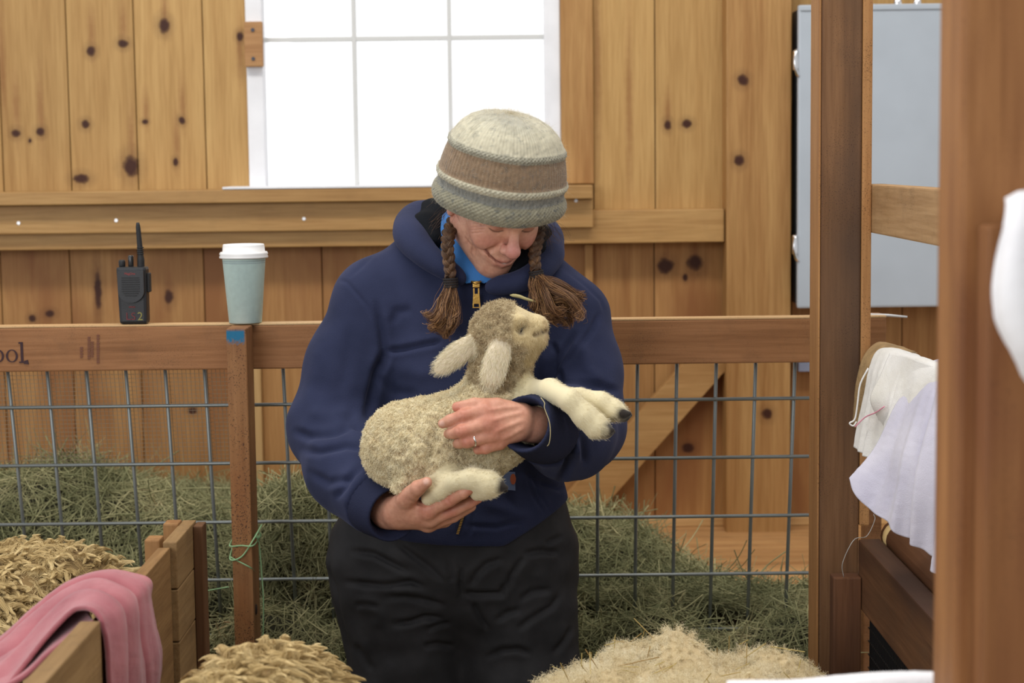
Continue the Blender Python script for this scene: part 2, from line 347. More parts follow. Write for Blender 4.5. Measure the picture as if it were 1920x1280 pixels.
# electrical cabinet
M_grey = plain('grey_enamel', sr(176, 184, 192), .45, var=.05, vscale=6)
yc = 4.745; cx0 = WX(1496, 300, yc); cx1 = cx0+.58; cz0, cz1 = WZ(578, 1500, yc), WZ(9, 1500, yc)
CB = empty('electrical_cabinet', (cx0+.29, YW, cz0), 'grey metal electrical cabinet on the back wall behind the right post', 'electrical cabinet')
mb = MB(); mb.box(cx0+.008, cx1-.008, yc+.022, YW, cz0+.006, cz1-.006, .004); mb.build('body', plain('grey_shaded_side', sr(92, 96, 100), .5), CB)  # darker than the door: shade on the cabinet's side put into the colour
mb = MB(); mb.box(cx0, cx1, yc, yc+.022, cz0, cz1, .006); DR = mb.build('door', M_grey, CB)
mb = MB(); mb.box(cx0+.004, cx1-.004, yc-.004, yc+.004, cz1-.016, cz1-.001, .003); mb.build('drip_lip', M_grey, DR)
M_chr = plain('chrome', (.85, .85, .85), .15, 1)
for y in (115, 462):
    z = WZ(y, 1500, yc)
    mb = MB(); mb.box(cx0-.010, cx0+.004, yc+.004, yc+.03, z-.022, z+.03, .004); mb.tube(smooth_path([(cx0-.004, yc, z+.03), (cx0-.010, yc-.006, z), (cx0-.004, yc-.004, z-.03), (cx0+.002, yc+.002, z-.038)], 12), .004, 8); mb.build('latch', M_chr, CB)
for x in (1683, 1720):
    p = U(x, 4, yc+.05); mb = MB(); mb.lathe([(.012, -.01), (.012, .012), (.008, .016), (.008, .05)], (p[0], p[1], cz1), 16); mb.build('conduit_fitting', M_chr, CB)
p0, p1 = U(1497, 697, 4.86), U(1560, 679, 4.86)
mb = MB(); mb.box(p0[0], p1[0], 4.86, YW+.004, p0[2], p1[2], .003); o = mb.build('junction_box', plain('blue_grey', sr(138, 146, 168), .5)); setp(o, 'small blue-grey junction box on the back wall below the grey cabinet', 'junction box')

# raised hay platform behind the fence
M_plat = wood('platform_wood', sr(204, 158, 104), sr(176, 128, 80), 'X', rough=.6, dirt=.25, knots=.8)
PZ = WZ(986, 1400, YW-.02)
mb = MB()
ye = np.linspace(3.75, YW, 8)
for a, b_ in zip(ye, ye[1:]): mb.box(-2.1, 1.9, a, b_-.003, PZ-.03, PZ, .002)
mb.box(-2.1, 1.9, 3.75, 3.79, 0, PZ-.03, .002)
PL = mb.build('hay_platform', M_plat); setp(PL, 'low tan plank platform along the back wall carrying the hay', 'platform')
mb = MB(); mb.box(-2.1, 1.9, YW-.022, YW+.004, PZ+.0005, PZ+.024, .003); o = mb.build('baseboard_back', wood('pale_base', sr(218, 178, 122), sr(196, 152, 98), 'X')); setp(o, kind='structure')

# ================================================================== fence
YR = 3.55
def overlay(mat, color, build):
    nt = mat.node_tree; b = nt.nodes['Principled BSDF']; src = b.inputs['Base Color'].links[0].from_socket
    L(nt, mix(nt, build(nt), src, color), b.inputs['Base Color'])
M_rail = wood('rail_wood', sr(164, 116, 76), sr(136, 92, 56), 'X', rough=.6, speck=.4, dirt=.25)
M_rail_lit = wood('rail_top_lit_wood', sr(226, 192, 146), sr(200, 160, 112), 'X', rough=.6, speck=.4)  # paler copy of the rail wood: overhead light painted into the top
rz1, rz0 = U(960, 600, YR)[2], U(960, 686, YR)[2]
FN = empty('pen_fence', (0, YR, 0), 'wooden rail fence with galvanized wire panel behind the person, carrying the radio and cup', 'fence')
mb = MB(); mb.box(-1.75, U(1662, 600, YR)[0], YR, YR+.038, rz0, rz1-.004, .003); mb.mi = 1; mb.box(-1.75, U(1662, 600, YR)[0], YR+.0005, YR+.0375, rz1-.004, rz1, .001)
RL = mb.build('top_rail', [M_rail, M_rail_lit], FN)
mb = MB(); mb.box(U(1664, 600, YR)[0]-.035, U(1664, 600, YR)[0], YR+.0385, YR+.075, 0, rz1, .003); mb.build('end_stile', M_rail, FN)
# writing on the rail
M_ink = plain('purple_ink', sr(52, 24, 30), .7)
yl = YR-.0012
def letter_o(mb, cx, cz, rw, rh, th):
    n = 28; A = [(cx+rw*math.cos(2*PI*i/n), cz+rh*math.sin(2*PI*i/n)) for i in range(n)]
    B = [(cx+(rw-th)*math.cos(2*PI*i/n), cz+(rh-th*.5)*math.sin(2*PI*i/n)) for i in range(n)]
    va = [mb.bm.verts.new((x, yl, z)) for x, z in A]; vb = [mb.bm.verts.new((x, yl, z)) for x, z in B]
    for i in range(n): j = (i+1) % n; mb.bm.faces.new([va[i], va[j], vb[j], vb[i]])
mb = MB()
for xc in (-3.5, 22.5):
    p = U(xc, 667, YR); letter_o(mb, p[0], p[2], .0118, .0128, .0042)
p = U(42, 680, YR); q = U(42, 641, YR)
mb.box(p[0]-.0025, p[0]+.0025, yl, yl+.001, p[2], q[2], 0); mb.box(p[0]-.006, p[0]+.007, yl-.0002, yl+.001, p[2], p[2]+.0028, 0); mb.box(p[0]-.006, p[0], yl-.0002, yl+.001, q[2]-.003, q[2], 0)
mb.hexa([(p[0]+.003, yl-.0003, p[2]-.002), (p[0]+.013, yl-.0003, p[2]-.003), (p[0]+.013, yl+.001, p[2]-.003), (p[0]+.003, yl+.001, p[2]-.002), (p[0]+.004, yl-.0003, p[2]+.004), (p[0]+.011, yl-.0003, p[2]+.006), (p[0]+.011, yl+.001, p[2]+.006), (p[0]+.004, yl+.001, p[2]+.004)])
mb.build('lettering', M_ink, RL)
mb = MB(); M_stamp = plain('faded_stamp', sr(112, 70, 52), .8)
for cx_, y0, y1 in ((153, 650, 668), (167, 631, 674), (173, 640, 668), (184, 627, 680)):
    y = y0
    while y < y1:
        h = random.choice((2, 3, 4)); p, q = U(cx_-2.5, y+h, YR), U(cx_+2.5, y, YR); mb.box(p[0], q[0], yl, yl+.001, p[2], q[2], 0); y += h+1.6
mb.build('grade_stamp', M_stamp, RL)
# wire panel, leaning back towards its foot
TILT = .215
def UP(x, y, y0=YR+.045, z0=rz0):
    d = _fw + _R*(x-960)/FPX - _Uv*(y-640)/FPX; t = (y0+TILT*(z0-CAM[2]))/(d[1]+TILT*d[2]); return CAM+d*t
M_wire = plain('galvanized_wire', (.25, .27, .26), .42, .6)
mb = MB()
for k in range(-4, 21):
    p = UP(15+73.75*k, 700); xt = p[0]; z1_ = rz0+.06; z0_ = .50
    mb.tube([(xt, YR+.045+TILT*(rz0-z), z) for z in (z1_, .8, z0_)], .0037, 8)
hw = [UP(1300, 748)[2], UP(1300, 857)[2], UP(1300, 967)[2], UP(1300, 1075)[2], UP(1300, 1178)[2]]; hw = [z for z in hw if z > .5]
xr = UP(1640, 760)[0]
for z in hw: mb.tube([(x, YR+.0395+TILT*(rz0-z), z) for x in (-1.7, -.5, .3, xr)], .0037, 8)
mb.build('wire_panel', M_wire, FN)
# fine hardware cloth stapled behind the left bay
M_hc = plain('hardware_cloth_wire', (.30, .23, .15), .6, .2)
mb = MB(); xa_, xb_ = -1.3, UP(432, 800)[0]; za, zb_ = UP(100, 872)[2], rz0+.03
def wire_box(a, b_, r):
    a, b_ = np.array(a), np.array(b_)
    mb.hexa([a+(-r, -r, -r), a+(r, -r, -r), a+(r, r, -r), a+(-r, r, -r), b_+(-r, -r, r), b_+(r, -r, r), b_+(r, r, r), b_+(-r, r, r)])
yy = lambda z: YR+.058+TILT*(rz0-z)
x = xa_
while x < xb_: wire_box((x, yy(za), za), (x, yy(zb_), zb_), .00042); x += .0085
z = za
while z < zb_:
    y = yy(z); r = .00042; mb.box(xa_, xb_, y-r, y+r, z-r, z+r, 0); z += .0085
mb.build('hardware_cloth', M_hc, FN)
# upright post in front of the rail
fx0, fx1 = U(426, 700, 3.462)[0], U(464, 700, 3.462)[0]; fz = U(445, 616, 3.462)[2]
M_fp = wood('fence_post_wood', sr(172, 126, 82), sr(140, 96, 58), 'Z', rough=.65, speck=.9, dark=sr(96, 52, 34), slist=[(U(447, 925, 3.462)[0], U(447, 925, 3.462)[2], .02, .09), (U(455, 1130, 3.462)[0], U(455, 1130, 3.462)[2], .012, .06)])
def blue(nt):
    tc = N(nt, 'ShaderNodeTexCoord'); s = N(nt, 'ShaderNodeSeparateXYZ'); L(nt, tc.outputs['Object'], s.inputs[0])
    n = N(nt, 'ShaderNodeTexNoise', i_Scale=220, i_Detail=3); L(nt, tc.outputs['Object'], n.inputs['Vector'])
    a = N(nt, 'ShaderNodeMath', operation='MULTIPLY_ADD', i_1=.028); L(nt, n.outputs[0], a.inputs[0]); L(nt, s.outputs['Z'], a.inputs[2])
    c = N(nt, 'ShaderNodeMapRange'); c.inputs[1].default_value = fz-.018; c.inputs[2].default_value = fz-.006; L(nt, a.outputs[0], c.inputs[0]); 
    g = N(nt, 'ShaderNodeMapRange'); g.inputs[1].default_value = fz-.001; g.inputs[2].default_value = fz-.006; L(nt, s.outputs['Z'], g.inputs[0])
    h = N(nt, 'ShaderNodeMapRange'); h.inputs[1].default_value = fx1-.002; h.inputs[2].default_value = fx1-.006; L(nt, s.outputs['X'], h.inputs[0])
    m1 = N(nt, 'ShaderNodeMath', operation='MULTIPLY'); L(nt, c.outputs[0], m1.inputs[0]); L(nt, g.outputs[0], m1.inputs[1])
    m2 = N(nt, 'ShaderNodeMath', operation='MULTIPLY'); L(nt, m1.outputs[0], m2.inputs[0]); L(nt, h.outputs[0], m2.inputs[1]); return m2.outputs[0]
overlay(M_fp, sr(30, 104, 140), blue)
mb = MB(); mb.box(fx0, fx1, 3.462, YR-.0005, 0, fz, .0025); PS = mb.build('post', M_fp, FN)
p = U(470, 1147, 3.47); mb = MB(); mb.lathe([(.001, -.002), (.009, -.0015), (.013, .002)], (fx1+.0005, 3.49, p[2]), 14, Matrix.Rotation(-PI/2, 3, 'Y')); mb.build('knot_hole', plain('bark_dark', sr(44, 24, 16), .9), PS)

# radio standing on the rail
M_blk = plain('black_plastic', (.011, .0115, .014), .42, bump=.15, bscale=900)
M_blk2 = plain('black_rubber', (.008, .008, .009), .6)
ry = YR+.019; sc_ = FPX/ry; rc = U(253, 607, ry); rx, rzb = rc[0], rz1+.0006
RD = empty('two_way_radio', (rx, ry, rzb), 'black handheld two-way radio standing upright on the fence rail', 'radio')
mb = MB(); mb.hexa([(rx-.027, ry-.017, rzb), (rx+.0275, ry-.017, rzb), (rx+.0275, ry+.017, rzb), (rx-.027, ry+.017, rzb), (rx-.0305, ry-.018, rzb+.113), (rx+.0285, ry-.018, rzb+.113), (rx+.0285, ry+.017, rzb+.113), (rx-.0305, ry+.017, rzb+.113)], .006); mb.build('body', M_blk, RD)
def shield(cx, z0, z1, hw_, y0, y1, n=20):
    P = [(cx-hw_, z1), (cx-hw_, z0+hw_*.9)]+[(cx-hw_*math.cos(PI*i/n), z0+hw_*.9-hw_*.9*math.sin(PI*i/n)) for i in range(1, n)]+[(cx+hw_, z0+hw_*.9), (cx+hw_, z1)]
    b_ = MB(); f_ = [b_.bm.verts.new((x, y0, z)) for x, z in P]; k_ = [b_.bm.verts.new((x+(cx-x)*-.06, y1, z)) for x, z in P]
    b_.bm.faces.new(f_); b_.bm.faces.new(k_[::-1])
    for i in range(len(P)): j = (i+1) % len(P); b_.bm.faces.new([f_[i], k_[i], k_[j], f_[j]])
    return b_
SPK = shield(rx-.001, rzb+.043, rzb+.106, .0255, ry-.0235, ry-.016).build('speaker_grille', M_blk, RD)
mb = MB()
for i in range(9):
    z = rzb+.056+i*.0044; hw_ = .0175-(.006 if i < 2 else 0)*(2-i)/2; mb.box(rx-.001-hw_, rx-.001+hw_, ry-.0246, ry-.023, z, z+.0018, .0004)
mb.build('slats', M_blk2, SPK)
mb = MB(); mb.tube(smooth_path([(rx+.0155, ry, rzb+.11), (rx+.0155, ry, rzb+.135), (rx+.0135, ry, rzb+.17), (rx+.012, ry, rzb+.199)], 20), np.interp(np.linspace(0, 1, 20), [0, .25, .3, .9, 1], [.0075, .0072, .0058, .0046, .003]), 12)
for i in range(4): mb.lathe([(.0066, 0), (.0072, .001), (.0066, .002)], (rx+.0153, ry, rzb+.137+i*.004), 14)
mb.build('antenna', M_blk2, RD)
for dx, h, r_ in ((-.0215, .0135, .0066), (-.004, .0225, .0055)):
    mb = MB(); mb.lathe([(r_*.9, 0), (r_, .002), (r_, h-.003), (r_*.8, h)], (rx+dx, ry, rzb+.1125), 16); mb.build('knob', M_blk2 if h < .02 else plain('glossy_black', (.02, .02, .02), .15), RD)
mb = MB(); mb.box(rx+.028, rx+.0335, ry-.01, ry+.01, rzb+.062, rzb+.1, .002); mb.build('side_button', M_blk2, RD)
def text(body, p, size, mat, parent, name='lettering', align='CENTER'):
    c = bpy.data.curves.new(name, 'FONT'); c.body = body; c.size = size; c.align_x = align; c.extrude = .0001
    t = bpy.data.objects.new(name, c); COL.objects.link(t); t.location = p; t.rotation_euler = (PI/2, 0, 0)
    bpy.context.view_layer.update(); me = bpy.data.meshes.new_from_object(t.evaluated_get(bpy.context.evaluated_depsgraph_get())); me.transform(t.matrix_world)
    bpy.data.objects.remove(t); bpy.data.curves.remove(c); me.materials.clear(); me.name = name; return link(name, me, mat, parent)
M_red = plain('red_print', sr(150, 38, 34), .5); M_red2 = plain('dull_red_print', sr(104, 34, 38), .6); M_yel = plain('olive_yellow_print', sr(134, 126, 62), .6)
text('MagOne', (rx-.002, ry-.0238, rzb+.098), .0062, M_red, SPK); text('BPR40', (rx-.001, ry-.0182, rzb+.0325), .0046, M_red, RD)
text('LS', (rx-.004, ry-.0182, rzb+.0088), .021, M_red2, RD); text('2', (rx+.0145, ry-.0182, rzb+.008), .023, M_yel, RD)

# paper cup
cyc = YR+.012; cc = U(460.5, 606, cyc); ccx = cc[0]; cz = rz1+.0006
M_cup = plain('sage_paper', sr(188, 211, 206), .6, var=.05, vscale=90)
CUP = empty('coffee_cup', (ccx, cyc, cz), 'pale sage-blue paper coffee cup with white lid standing on the rail', 'cup')
mb = MB(); mb.lathe([(.030, .004), (.0312, 0), (.0322, .001), (.0425, .132), (.0435, .134), (.0425, .136)], (ccx, cyc, cz), 48); BD = mb.build('body', M_cup, CUP)
M_cl = plain('cup_line', sr(150, 168, 170), .6)
mb = MB()
for h, t in ((.1185, .0009), (.1222, .0009)): r_ = .0322+(.0103)*h/.132; mb.lathe([(r_, h-t), (r_+.0003, h), (r_, h+t)], (ccx, cyc, cz), 48, cap=False)
mb.build('printed_band', M_cl, BD)
mb = MB(); mb.lathe([(.044, .127), (.0474, .1275), (.0478, .130), (.0462, .133), (.0476, .136), (.0455, .1395), (.0415, .140), (.0405, .152), (.0395, .1545), (.038, .1545), (.037, .152), (.001, .151)], (ccx, cyc, cz), 48); mb.build('lid', plain('white_plastic', (.84, .83, .82), .4), CUP)

# green twine round the fence post
M_tw = plain('green_twine', sr(140, 176, 128), .8, bump=.5, bscale=600)
def up3(x, y, Y): return tuple(U(x, y, Y))
TW = empty('baler_twine', up3(450, 1040, 3.46), 'pale green baler twine looped around the fence post below the cup', 'twine')
a = .004; xl, xr_ = fx0-a, fx1+a; yf, yb = 3.462-a, YR+.003
def loop(z0, z1, z2): return smooth_path([(xr_, yb, z0), (xr_, yf, z0-.004), ((xl+xr_)/2, yf-.001, z1), (xl, yf, z1), (xl, yb, z1), (xl, yf-.001, z2), ((xl+xr_)/2, yf-.002, z2+.004), (xr_, yf, z1+.012), (xr_+.012, yf+.03, z0+.03)], 50)
zt = [U(450, y, 3.46)[2] for y in (1018, 1022, 1046, 1060, 1000)]
mb = MB(); mb.tube(loop(zt[0], zt[1], zt[2]), .0016, 6); mb.build('loop', M_tw, TW)
mb = MB(); mb.tube(smooth_path([up3(432, 1044, 3.455), up3(447, 1052, 3.455), up3(470, 1064, 3.458), up3(478, 1072, 3.5)], 16), .0015, 6); mb.build('strand', M_tw, TW)
mb = MB(); mb.tube(smooth_path([up3(482, 1003, 3.49), up3(487, 1030, 3.49), up3(491, 1080, 3.49), up3(494, 1130, 3.49), up3(493, 1215, 3.49)], 24), .0014, 6); mb.build('tail', M_tw, TW)
mb = MB(); mb.tube(smooth_path([up3(368, 1111, 3.52), up3(395, 1106, 3.5), up3(428, 1100, 3.458)], 14), .0014, 6); mb.build('tail', M_tw, TW)
mb = MB(); mb.tube(smooth_path([up3(478, 1004, 3.488), up3(484, 997, 3.48), up3(489, 1003, 3.485), up3(483, 1009, 3.488), up3(477, 1002, 3.49)], 16), .0018, 6); mb.build('knot', M_tw, TW)

# ================================================================== posts and rails on the right
M_pd = wood('weathered_post', sr(142, 104, 70), sr(108, 76, 50), 'Z', rough=.65, dark=sr(84, 62, 46), speck=.6)
M_pl = wood('pale_post_side', sr(190, 142, 90), sr(158, 110, 66), 'Z', rough=.65, speck=.5)
bx0 = U(1537, 640, 3.3)[0]; bx1 = U(1613, 640, 3.3)[0]
BP = empty('barn_post', (bx0, 3.3, 0), 'tall dark weathered post at the right end of the wire fence', 'post')
mb = MB(); mb.box(bx0, bx1, 3.3, 3.389, 0, 2.4, .004); mb.build('timber', M_pd, BP)
mb = MB(); mb.box(bx1+.0005, U(1632, 640, 3.3)[0], 3.297, 3.389, U(1620, 985, 3.3)[2], 2.4, .003); mb.build('side_board', M_pl, BP)
mb = MB(); mb.box(bx0-.004, bx0-.0003, 3.297, 3.389, 0, 2.4, .001); mb.build('edge_strip', M_pl, BP)
p0, p1 = U(1636, 437, 3.29), U(1640, 346, 3.29)
M_bm = wood('pale_rail', sr(196, 160, 116), sr(168, 130, 88), 'Y', rough=.65, dirt=.2, speck=.4)
mb = MB(); mb.box(.656, .694, 1.70, 3.389, p0[2], p1[2], .003); o = mb.build('connecting_rail', M_bm); setp(o, 'short pale rail joining the two right posts in front of the grey cabinet', 'rail')
# near post
M_np = wood('near_post_wood', sr(178, 126, 78), sr(142, 94, 54), 'Z', rough=.6, dark=sr(122, 76, 46), knots=.9, speck=.3)
nx = U(1797, 640, 1.65)[0]
NP = empty('near_post', (nx, 1.65, 0), 'blurred near post at the right edge of the picture', 'post')
mb = MB(); mb.box(nx, nx+.089, 1.65, 1.739, 0, 2.2, .006); mb.build('timber', M_np, NP)
nb = U(1850, 640, 1.61)[0]; nbz = U(1860, 422, 1.61)[2]
mb = MB(); mb.box(nb, nb+.14, 1.61, 1.6495, 0, nbz, .004); mb.build('front_board', M_np, NP)
# gate below the towels
M_gate = wood('dark_gate_wood', sr(116, 80, 52), sr(88, 58, 38), 'Y', rough=.65, dirt=.3, dark=sr(64, 40, 28))
M_gatez = wood('dark_gate_wood_upright', sr(116, 78, 52), sr(90, 58, 40), 'Z', rough=.65, dark=sr(60, 38, 30))
GT = empty('pen_gate', (.64, 3.2, 0), 'low dark wooden pen gate with a wire mesh panel below the white towels', 'gate')
gz = U(1611, 1010, 3.28)[2]
mb = MB(); mb.box(.632, .672, 1.9, 3.28, gz-.125, gz, .003); mb.build('top_rail', M_gate, GT)
g0, g1 = U(1563, 1083, 3.24), U(1633, 1083, 3.24)
mb = MB(); mb.box(g0[0], .631, 3.24, 3.28, 0, g0[2], .003); mb.build('stile', M_gatez, GT)
mb = MB(); mb.box(.632, .672, 1.9, 3.28, .05, .17, .003); mb.build('bottom_rail', M_gate, GT)
mb = MB(); y = 1.95
while y < 3.27: wire_box((.652, y, .15), (.652, y, gz-.11), .0011); y += .0125
z = .16
while z < gz-.11: mb.box(.6505, .6535, 1.93, 3.275, z-.001, z+.001, 0); z += .025
mb.build('mesh_panel', plain('black_mesh', (.02, .02, .02), .5, .4), GT)
mb = MB(); mb.box(.71, .735, 1.9, 3.25, .02, gz-.05, .003); o = mb.build('back_board', wood('dark_back_board', sr(90, 58, 40), sr(60, 40, 28), 'Y'));  # dark brown board closing the back of the mesh
setp(o, 'dark board behind the mesh of the low pen gate', 'board')
M_log = wood('round_rail_wood', sr(128, 86, 56), sr(100, 64, 42), 'Y', rough=.6)
mb = MB(); pz = U(1644, 978, 3.27)[2]-.03; mb.tube([(.705, 3.29, pz), (.705, 2.6, pz-.004), (.705, 1.9, pz-.01)], .03, 18); o = mb.build('round_rail', M_log); setp(o, 'smooth round wooden rail lying along the top of the low pen gate', 'rail')
mb = MB(); mb.lathe([(.0304, -.05), (.0315, -.03), (.029, -.01), (.022, .004), (.001, .006)], (.705, 3.292, pz), 18, Matrix.Rotation(-PI/2, 3, 'X')); mb.build('cut_end', plain('fresh_cut', sr(206, 176, 120), .7), o)
# rail that carries the towels
M_tr = wood('towel_rail_wood', sr(150, 106, 68), sr(120, 80, 50), 'Y')
trz = U(1655, 668, 3.2)[2]
mb = MB(); mb.box(.70, .738, 1.7, 3.389, trz-.085, trz-.012, .004); o = mb.build('towel_rail', M_tr); setp(o, 'wooden rail under the white towels beside the dark right post', 'rail')
mb = MB(); pth = smooth_path([up3(1540, 675, 3.42), up3(1525, 700, 3.42), up3(1521, 735, 3.42), up3(1525, 775, 3.42), up3(1545, 800, 3.42)], 20); mb.tube(pth, .0035, 8); o = mb.build('yellow_cord', plain('yellow_plastic', sr(196, 170, 50), .5)); setp(o, 'yellow cord loop peeking out behind the dark right post', 'cord')
mb = MB(); mb.tube([up3(1600, 589, 3.57), up3(1665, 591, 3.57), up3(1701, 594, 3.57)], [.003, .003, .002], 8); o = mb.build('white_stick', plain('white_stick', (.7, .7, .7), .5)); setp(o, 'thin white stick lying on the right end of the fence rail', 'stick')
mb = MB(); mb.tube(smooth_path([up3(1582, 1082, 3.235), up3(1580, 1055, 3.235), up3(1601, 1012, 3.235), up3(1625, 1005, 3.26), up3(1640, 975, 3.26), up3(1638, 964, 3.26)], 30), .0008, 5); o = mb.build('loose_wire', plain('dull_wire', (.5, .48, .44), .5, .5)); setp(o, 'thin bent wire on top of the low gate beside the dark post', 'wire')
# ================================================================== implicit surfaces -> one continuous mesh
class Field:
    def __init__(s, xs, ys, zs):
        s.ax = [np.asarray(a, np.float32) for a in (xs, ys, zs)]; s.F = np.full([len(a) for a in s.ax], .5, np.float32)
    def _sub(s, lo, hi):
        sl = []
        for a, l, h in zip(s.ax, lo, hi): sl.append(slice(max(0, np.searchsorted(a, l)-1), min(len(a), np.searchsorted(a, h)+1)))
        if any(q.start >= q.stop for q in sl): return None, None
        X = [s.ax[i][sl[i]].reshape([-1 if j == i else 1 for j in range(3)]) for i in range(3)]
        return tuple(sl), X
    def _put(s, sl, d, k, sub=False):
        f = s.F[sl]; d = d.astype(np.float32)
        if sub:
            d = -d; h = np.maximum(k-np.abs(f-d), 0)/k if k else 0; s.F[sl] = np.maximum(f, d)+h*h*k*.25
        else:
            h = np.maximum(k-np.abs(f-d), 0)/k if k else 0; s.F[sl] = np.minimum(f, d)-h*h*k*.25
    def cone(s, a, b, ra, rb, k=.01, sub=False, flat=1., mg=None):
        """tapered limb from a to b; flat < 1 thins it front to back"""
        a, b = np.array(a, float), np.array(b, float); r = max(ra, rb)+(mg if mg is not None else max(k, .012)+.008)
        sl, X = s._sub(np.minimum(a, b)-r, np.maximum(a, b)+r)
        if sl is None: return s
        S3 = np.array([1, 1/flat, 1]); A, B = a*S3, b*S3; D = B-A; l2 = (D@D)+1e-12
        P = [X[i]*S3[i]-A[i] for i in range(3)]
        t = np.clip((P[0]*D[0]+P[1]*D[1]+P[2]*D[2])/l2, 0, 1)
        d = np.sqrt((P[0]-D[0]*t)**2+(P[1]-D[1]*t)**2+(P[2]-D[2]*t)**2)-(ra+(rb-ra)*t)
        s._put(sl, d, k, sub); return s
    def path(s, pts, rad, k=.005, first=None, **kw):
        rad = np.broadcast_to(rad, len(pts))
        for i in range(len(pts)-1): s.cone(pts[i], pts[i+1], rad[i], rad[i+1], first if (i == 0 and first is not None) else k, **kw)
        return s
    def ell(s, c, r, k=.01, M=None, sub=False):
        c, r = np.array(c, float), np.array(r, float); R = r.max()+max(k, .012)+.008
        sl, X = s._sub(c-R, c+R)
        if sl is None: return s
        P = [X[i]-c[i] for i in range(3)]
        if M is not None: P = [M[0, j]*P[0]+M[1, j]*P[1]+M[2, j]*P[2] for j in range(3)]
        k0 = np.sqrt(sum((P[i]/r[i])**2 for i in range(3))); k1 = np.sqrt(sum((P[i]/r[i]**2)**2 for i in range(3)))+1e-9
        s._put(sl, k0*(k0-1)/k1, k, sub); return s
    def cut(s, p, n, k=.004):
        """keeps the side the normal points away from"""
        p, n = np.array(p, float), np.array(n, float)/np.linalg.norm(n); d = 0
        for i in range(3): d = d+(s.ax[i].reshape([-1 if j == i else 1 for j in range(3)])-p[i])*n[i]
        f = s.F; h = np.maximum(k-np.abs(f-d), 0)/k; s.F = (np.maximum(f, d)+h*h*k*.25).astype(np.float32); return s
    def mesh(s, smooth=1, lam=.5):
        F = s.F; ins = F < 0; nx, ny, nz = F.shape
        c = ins[:-1, :-1, :-1].astype(np.int8)
        for dx, dy, dz in ((1, 0, 0), (0, 1, 0), (0, 0, 1), (1, 1, 0), (1, 0, 1), (0, 1, 1), (1, 1, 1)): c = c+ins[dx:nx-1+dx, dy:ny-1+dy, dz:nz-1+dz]
        act = np.argwhere((c > 0) & (c < 8)); idx = np.full(c.shape, -1, np.int32); idx[tuple(act.T)] = np.arange(len(act))
        off = np.array([(i, j, k) for i in (0, 1) for j in (0, 1) for k in (0, 1)])
        val = np.stack([F[tuple((act+o).T)] for o in off], 1)
        acc = np.zeros((len(act), 3)); cnt = np.zeros(len(act))
        for a in range(8):
            for b in range(a+1, 8):
                if np.abs(off[a]-off[b]).sum() != 1: continue
                va, vb = val[:, a], val[:, b]; m = (va < 0) != (vb < 0); t = np.where(m, va/(va-vb+1e-12), 0)
                acc += np.where(m[:, None], off[a]+t[:, None]*(off[b]-off[a]), 0); cnt += m
        G = act+acc/cnt[:, None]
        V = np.stack([np.interp(G[:, i], np.arange(len(s.ax[i])), s.ax[i]) for i in range(3)], 1)
        Q = []
        for ax in range(3):
            o1, o2 = [(1, 2), (2, 0), (0, 1)][ax]
            A = np.take(ins, range(F.shape[ax]-1), ax); B = np.take(ins, range(1, F.shape[ax]), ax)
            e = np.argwhere(A != B); e = e[(e[:, o1] > 0) & (e[:, o2] > 0) & (e[:, o1] < F.shape[o1]-1) & (e[:, o2] < F.shape[o2]-1)]
            u, v = np.zeros(3, int), np.zeros(3, int); u[o1] = 1; v[o2] = 1
            q = np.stack([idx[tuple((e-w_).T)] for w_ in (u+v, v, 0*u, u)], 1)
            fl = ~ins[tuple(e.T)]; q[fl] = q[fl][:, ::-1]; Q.append(q)
        Q = np.concatenate(Q); Q = Q[(Q >= 0).all(1)]
        for _ in range(smooth): V = lap(V, Q, lam)
        return V, Q
def lap(V, Q, lam=.5):
    A = np.zeros_like(V); n = np.zeros(len(V))
    for i in range(4):
        a, b = Q[:, i], Q[:, (i+1) % 4]
        for j in range(3): A[:, j] += np.bincount(a, V[b, j], len(V))+np.bincount(b, V[a, j], len(V))
        n += np.bincount(a, minlength=len(V))+np.bincount(b, minlength=len(V))
    return V+lam*(A/np.maximum(n, 1)[:, None]-V)
def normals(V, Q):
    f = np.cross(V[Q[:, 2]]-V[Q[:, 0]], V[Q[:, 3]]-V[Q[:, 1]]); Nn = np.zeros_like(V)
    for i in range(4):
        for j in range(3): Nn[:, j] += np.bincount(Q[:, i], f[:, j], len(V))
    return norm(Nn)
def axis_(*seg):
    """axis samples: (start, end, step), ..."""
    out = []
    for a, b, h in seg: out.append(np.arange(a, b-h*.5, h))
    return np.concatenate(out+[np.array([seg[-1][1]])])
def pts_(*p): return [U(*q) for q in p]
def seg_d(P, A, B):
    A, B = np.asarray(A), np.asarray(B); D = B-A; t = np.clip((P-A)@D/(D@D), 0, 1); return np.linalg.norm(P-A-t[:, None]*D, axis=1)
def fold(V, Nn, line, depth, width, view=True):
    """presses (depth < 0) or raises a soft fold along a line given in picture coordinates, on what faces the room's front"""
    x, y = proj(V); Pp = np.stack([x, y], 1); d = np.full(len(V), 1e9)
    tt = np.zeros(len(V)); n = len(line)-1
    for i in range(n):
        A, B = np.array(line[i], float), np.array(line[i+1], float); D = B-A; t = np.clip((Pp-A)@D/(D@D), 0, 1); q = np.linalg.norm(Pp-A-t[:, None]*D, axis=1)
        m = q < d; d[m] = q[m]; tt[m] = ((i+t)/n)[m]
    fade = np.clip(np.minimum(tt, 1-tt)*5, 0, 1)
    w_ = (np.exp(-(d/width)**2)-.42*np.exp(-(d/(2.6*width))**2))*1.25*fade*np.clip(-Nn[:, 1]*2, 0, 1)
    return V+Nn*(depth*w_)[:, None]

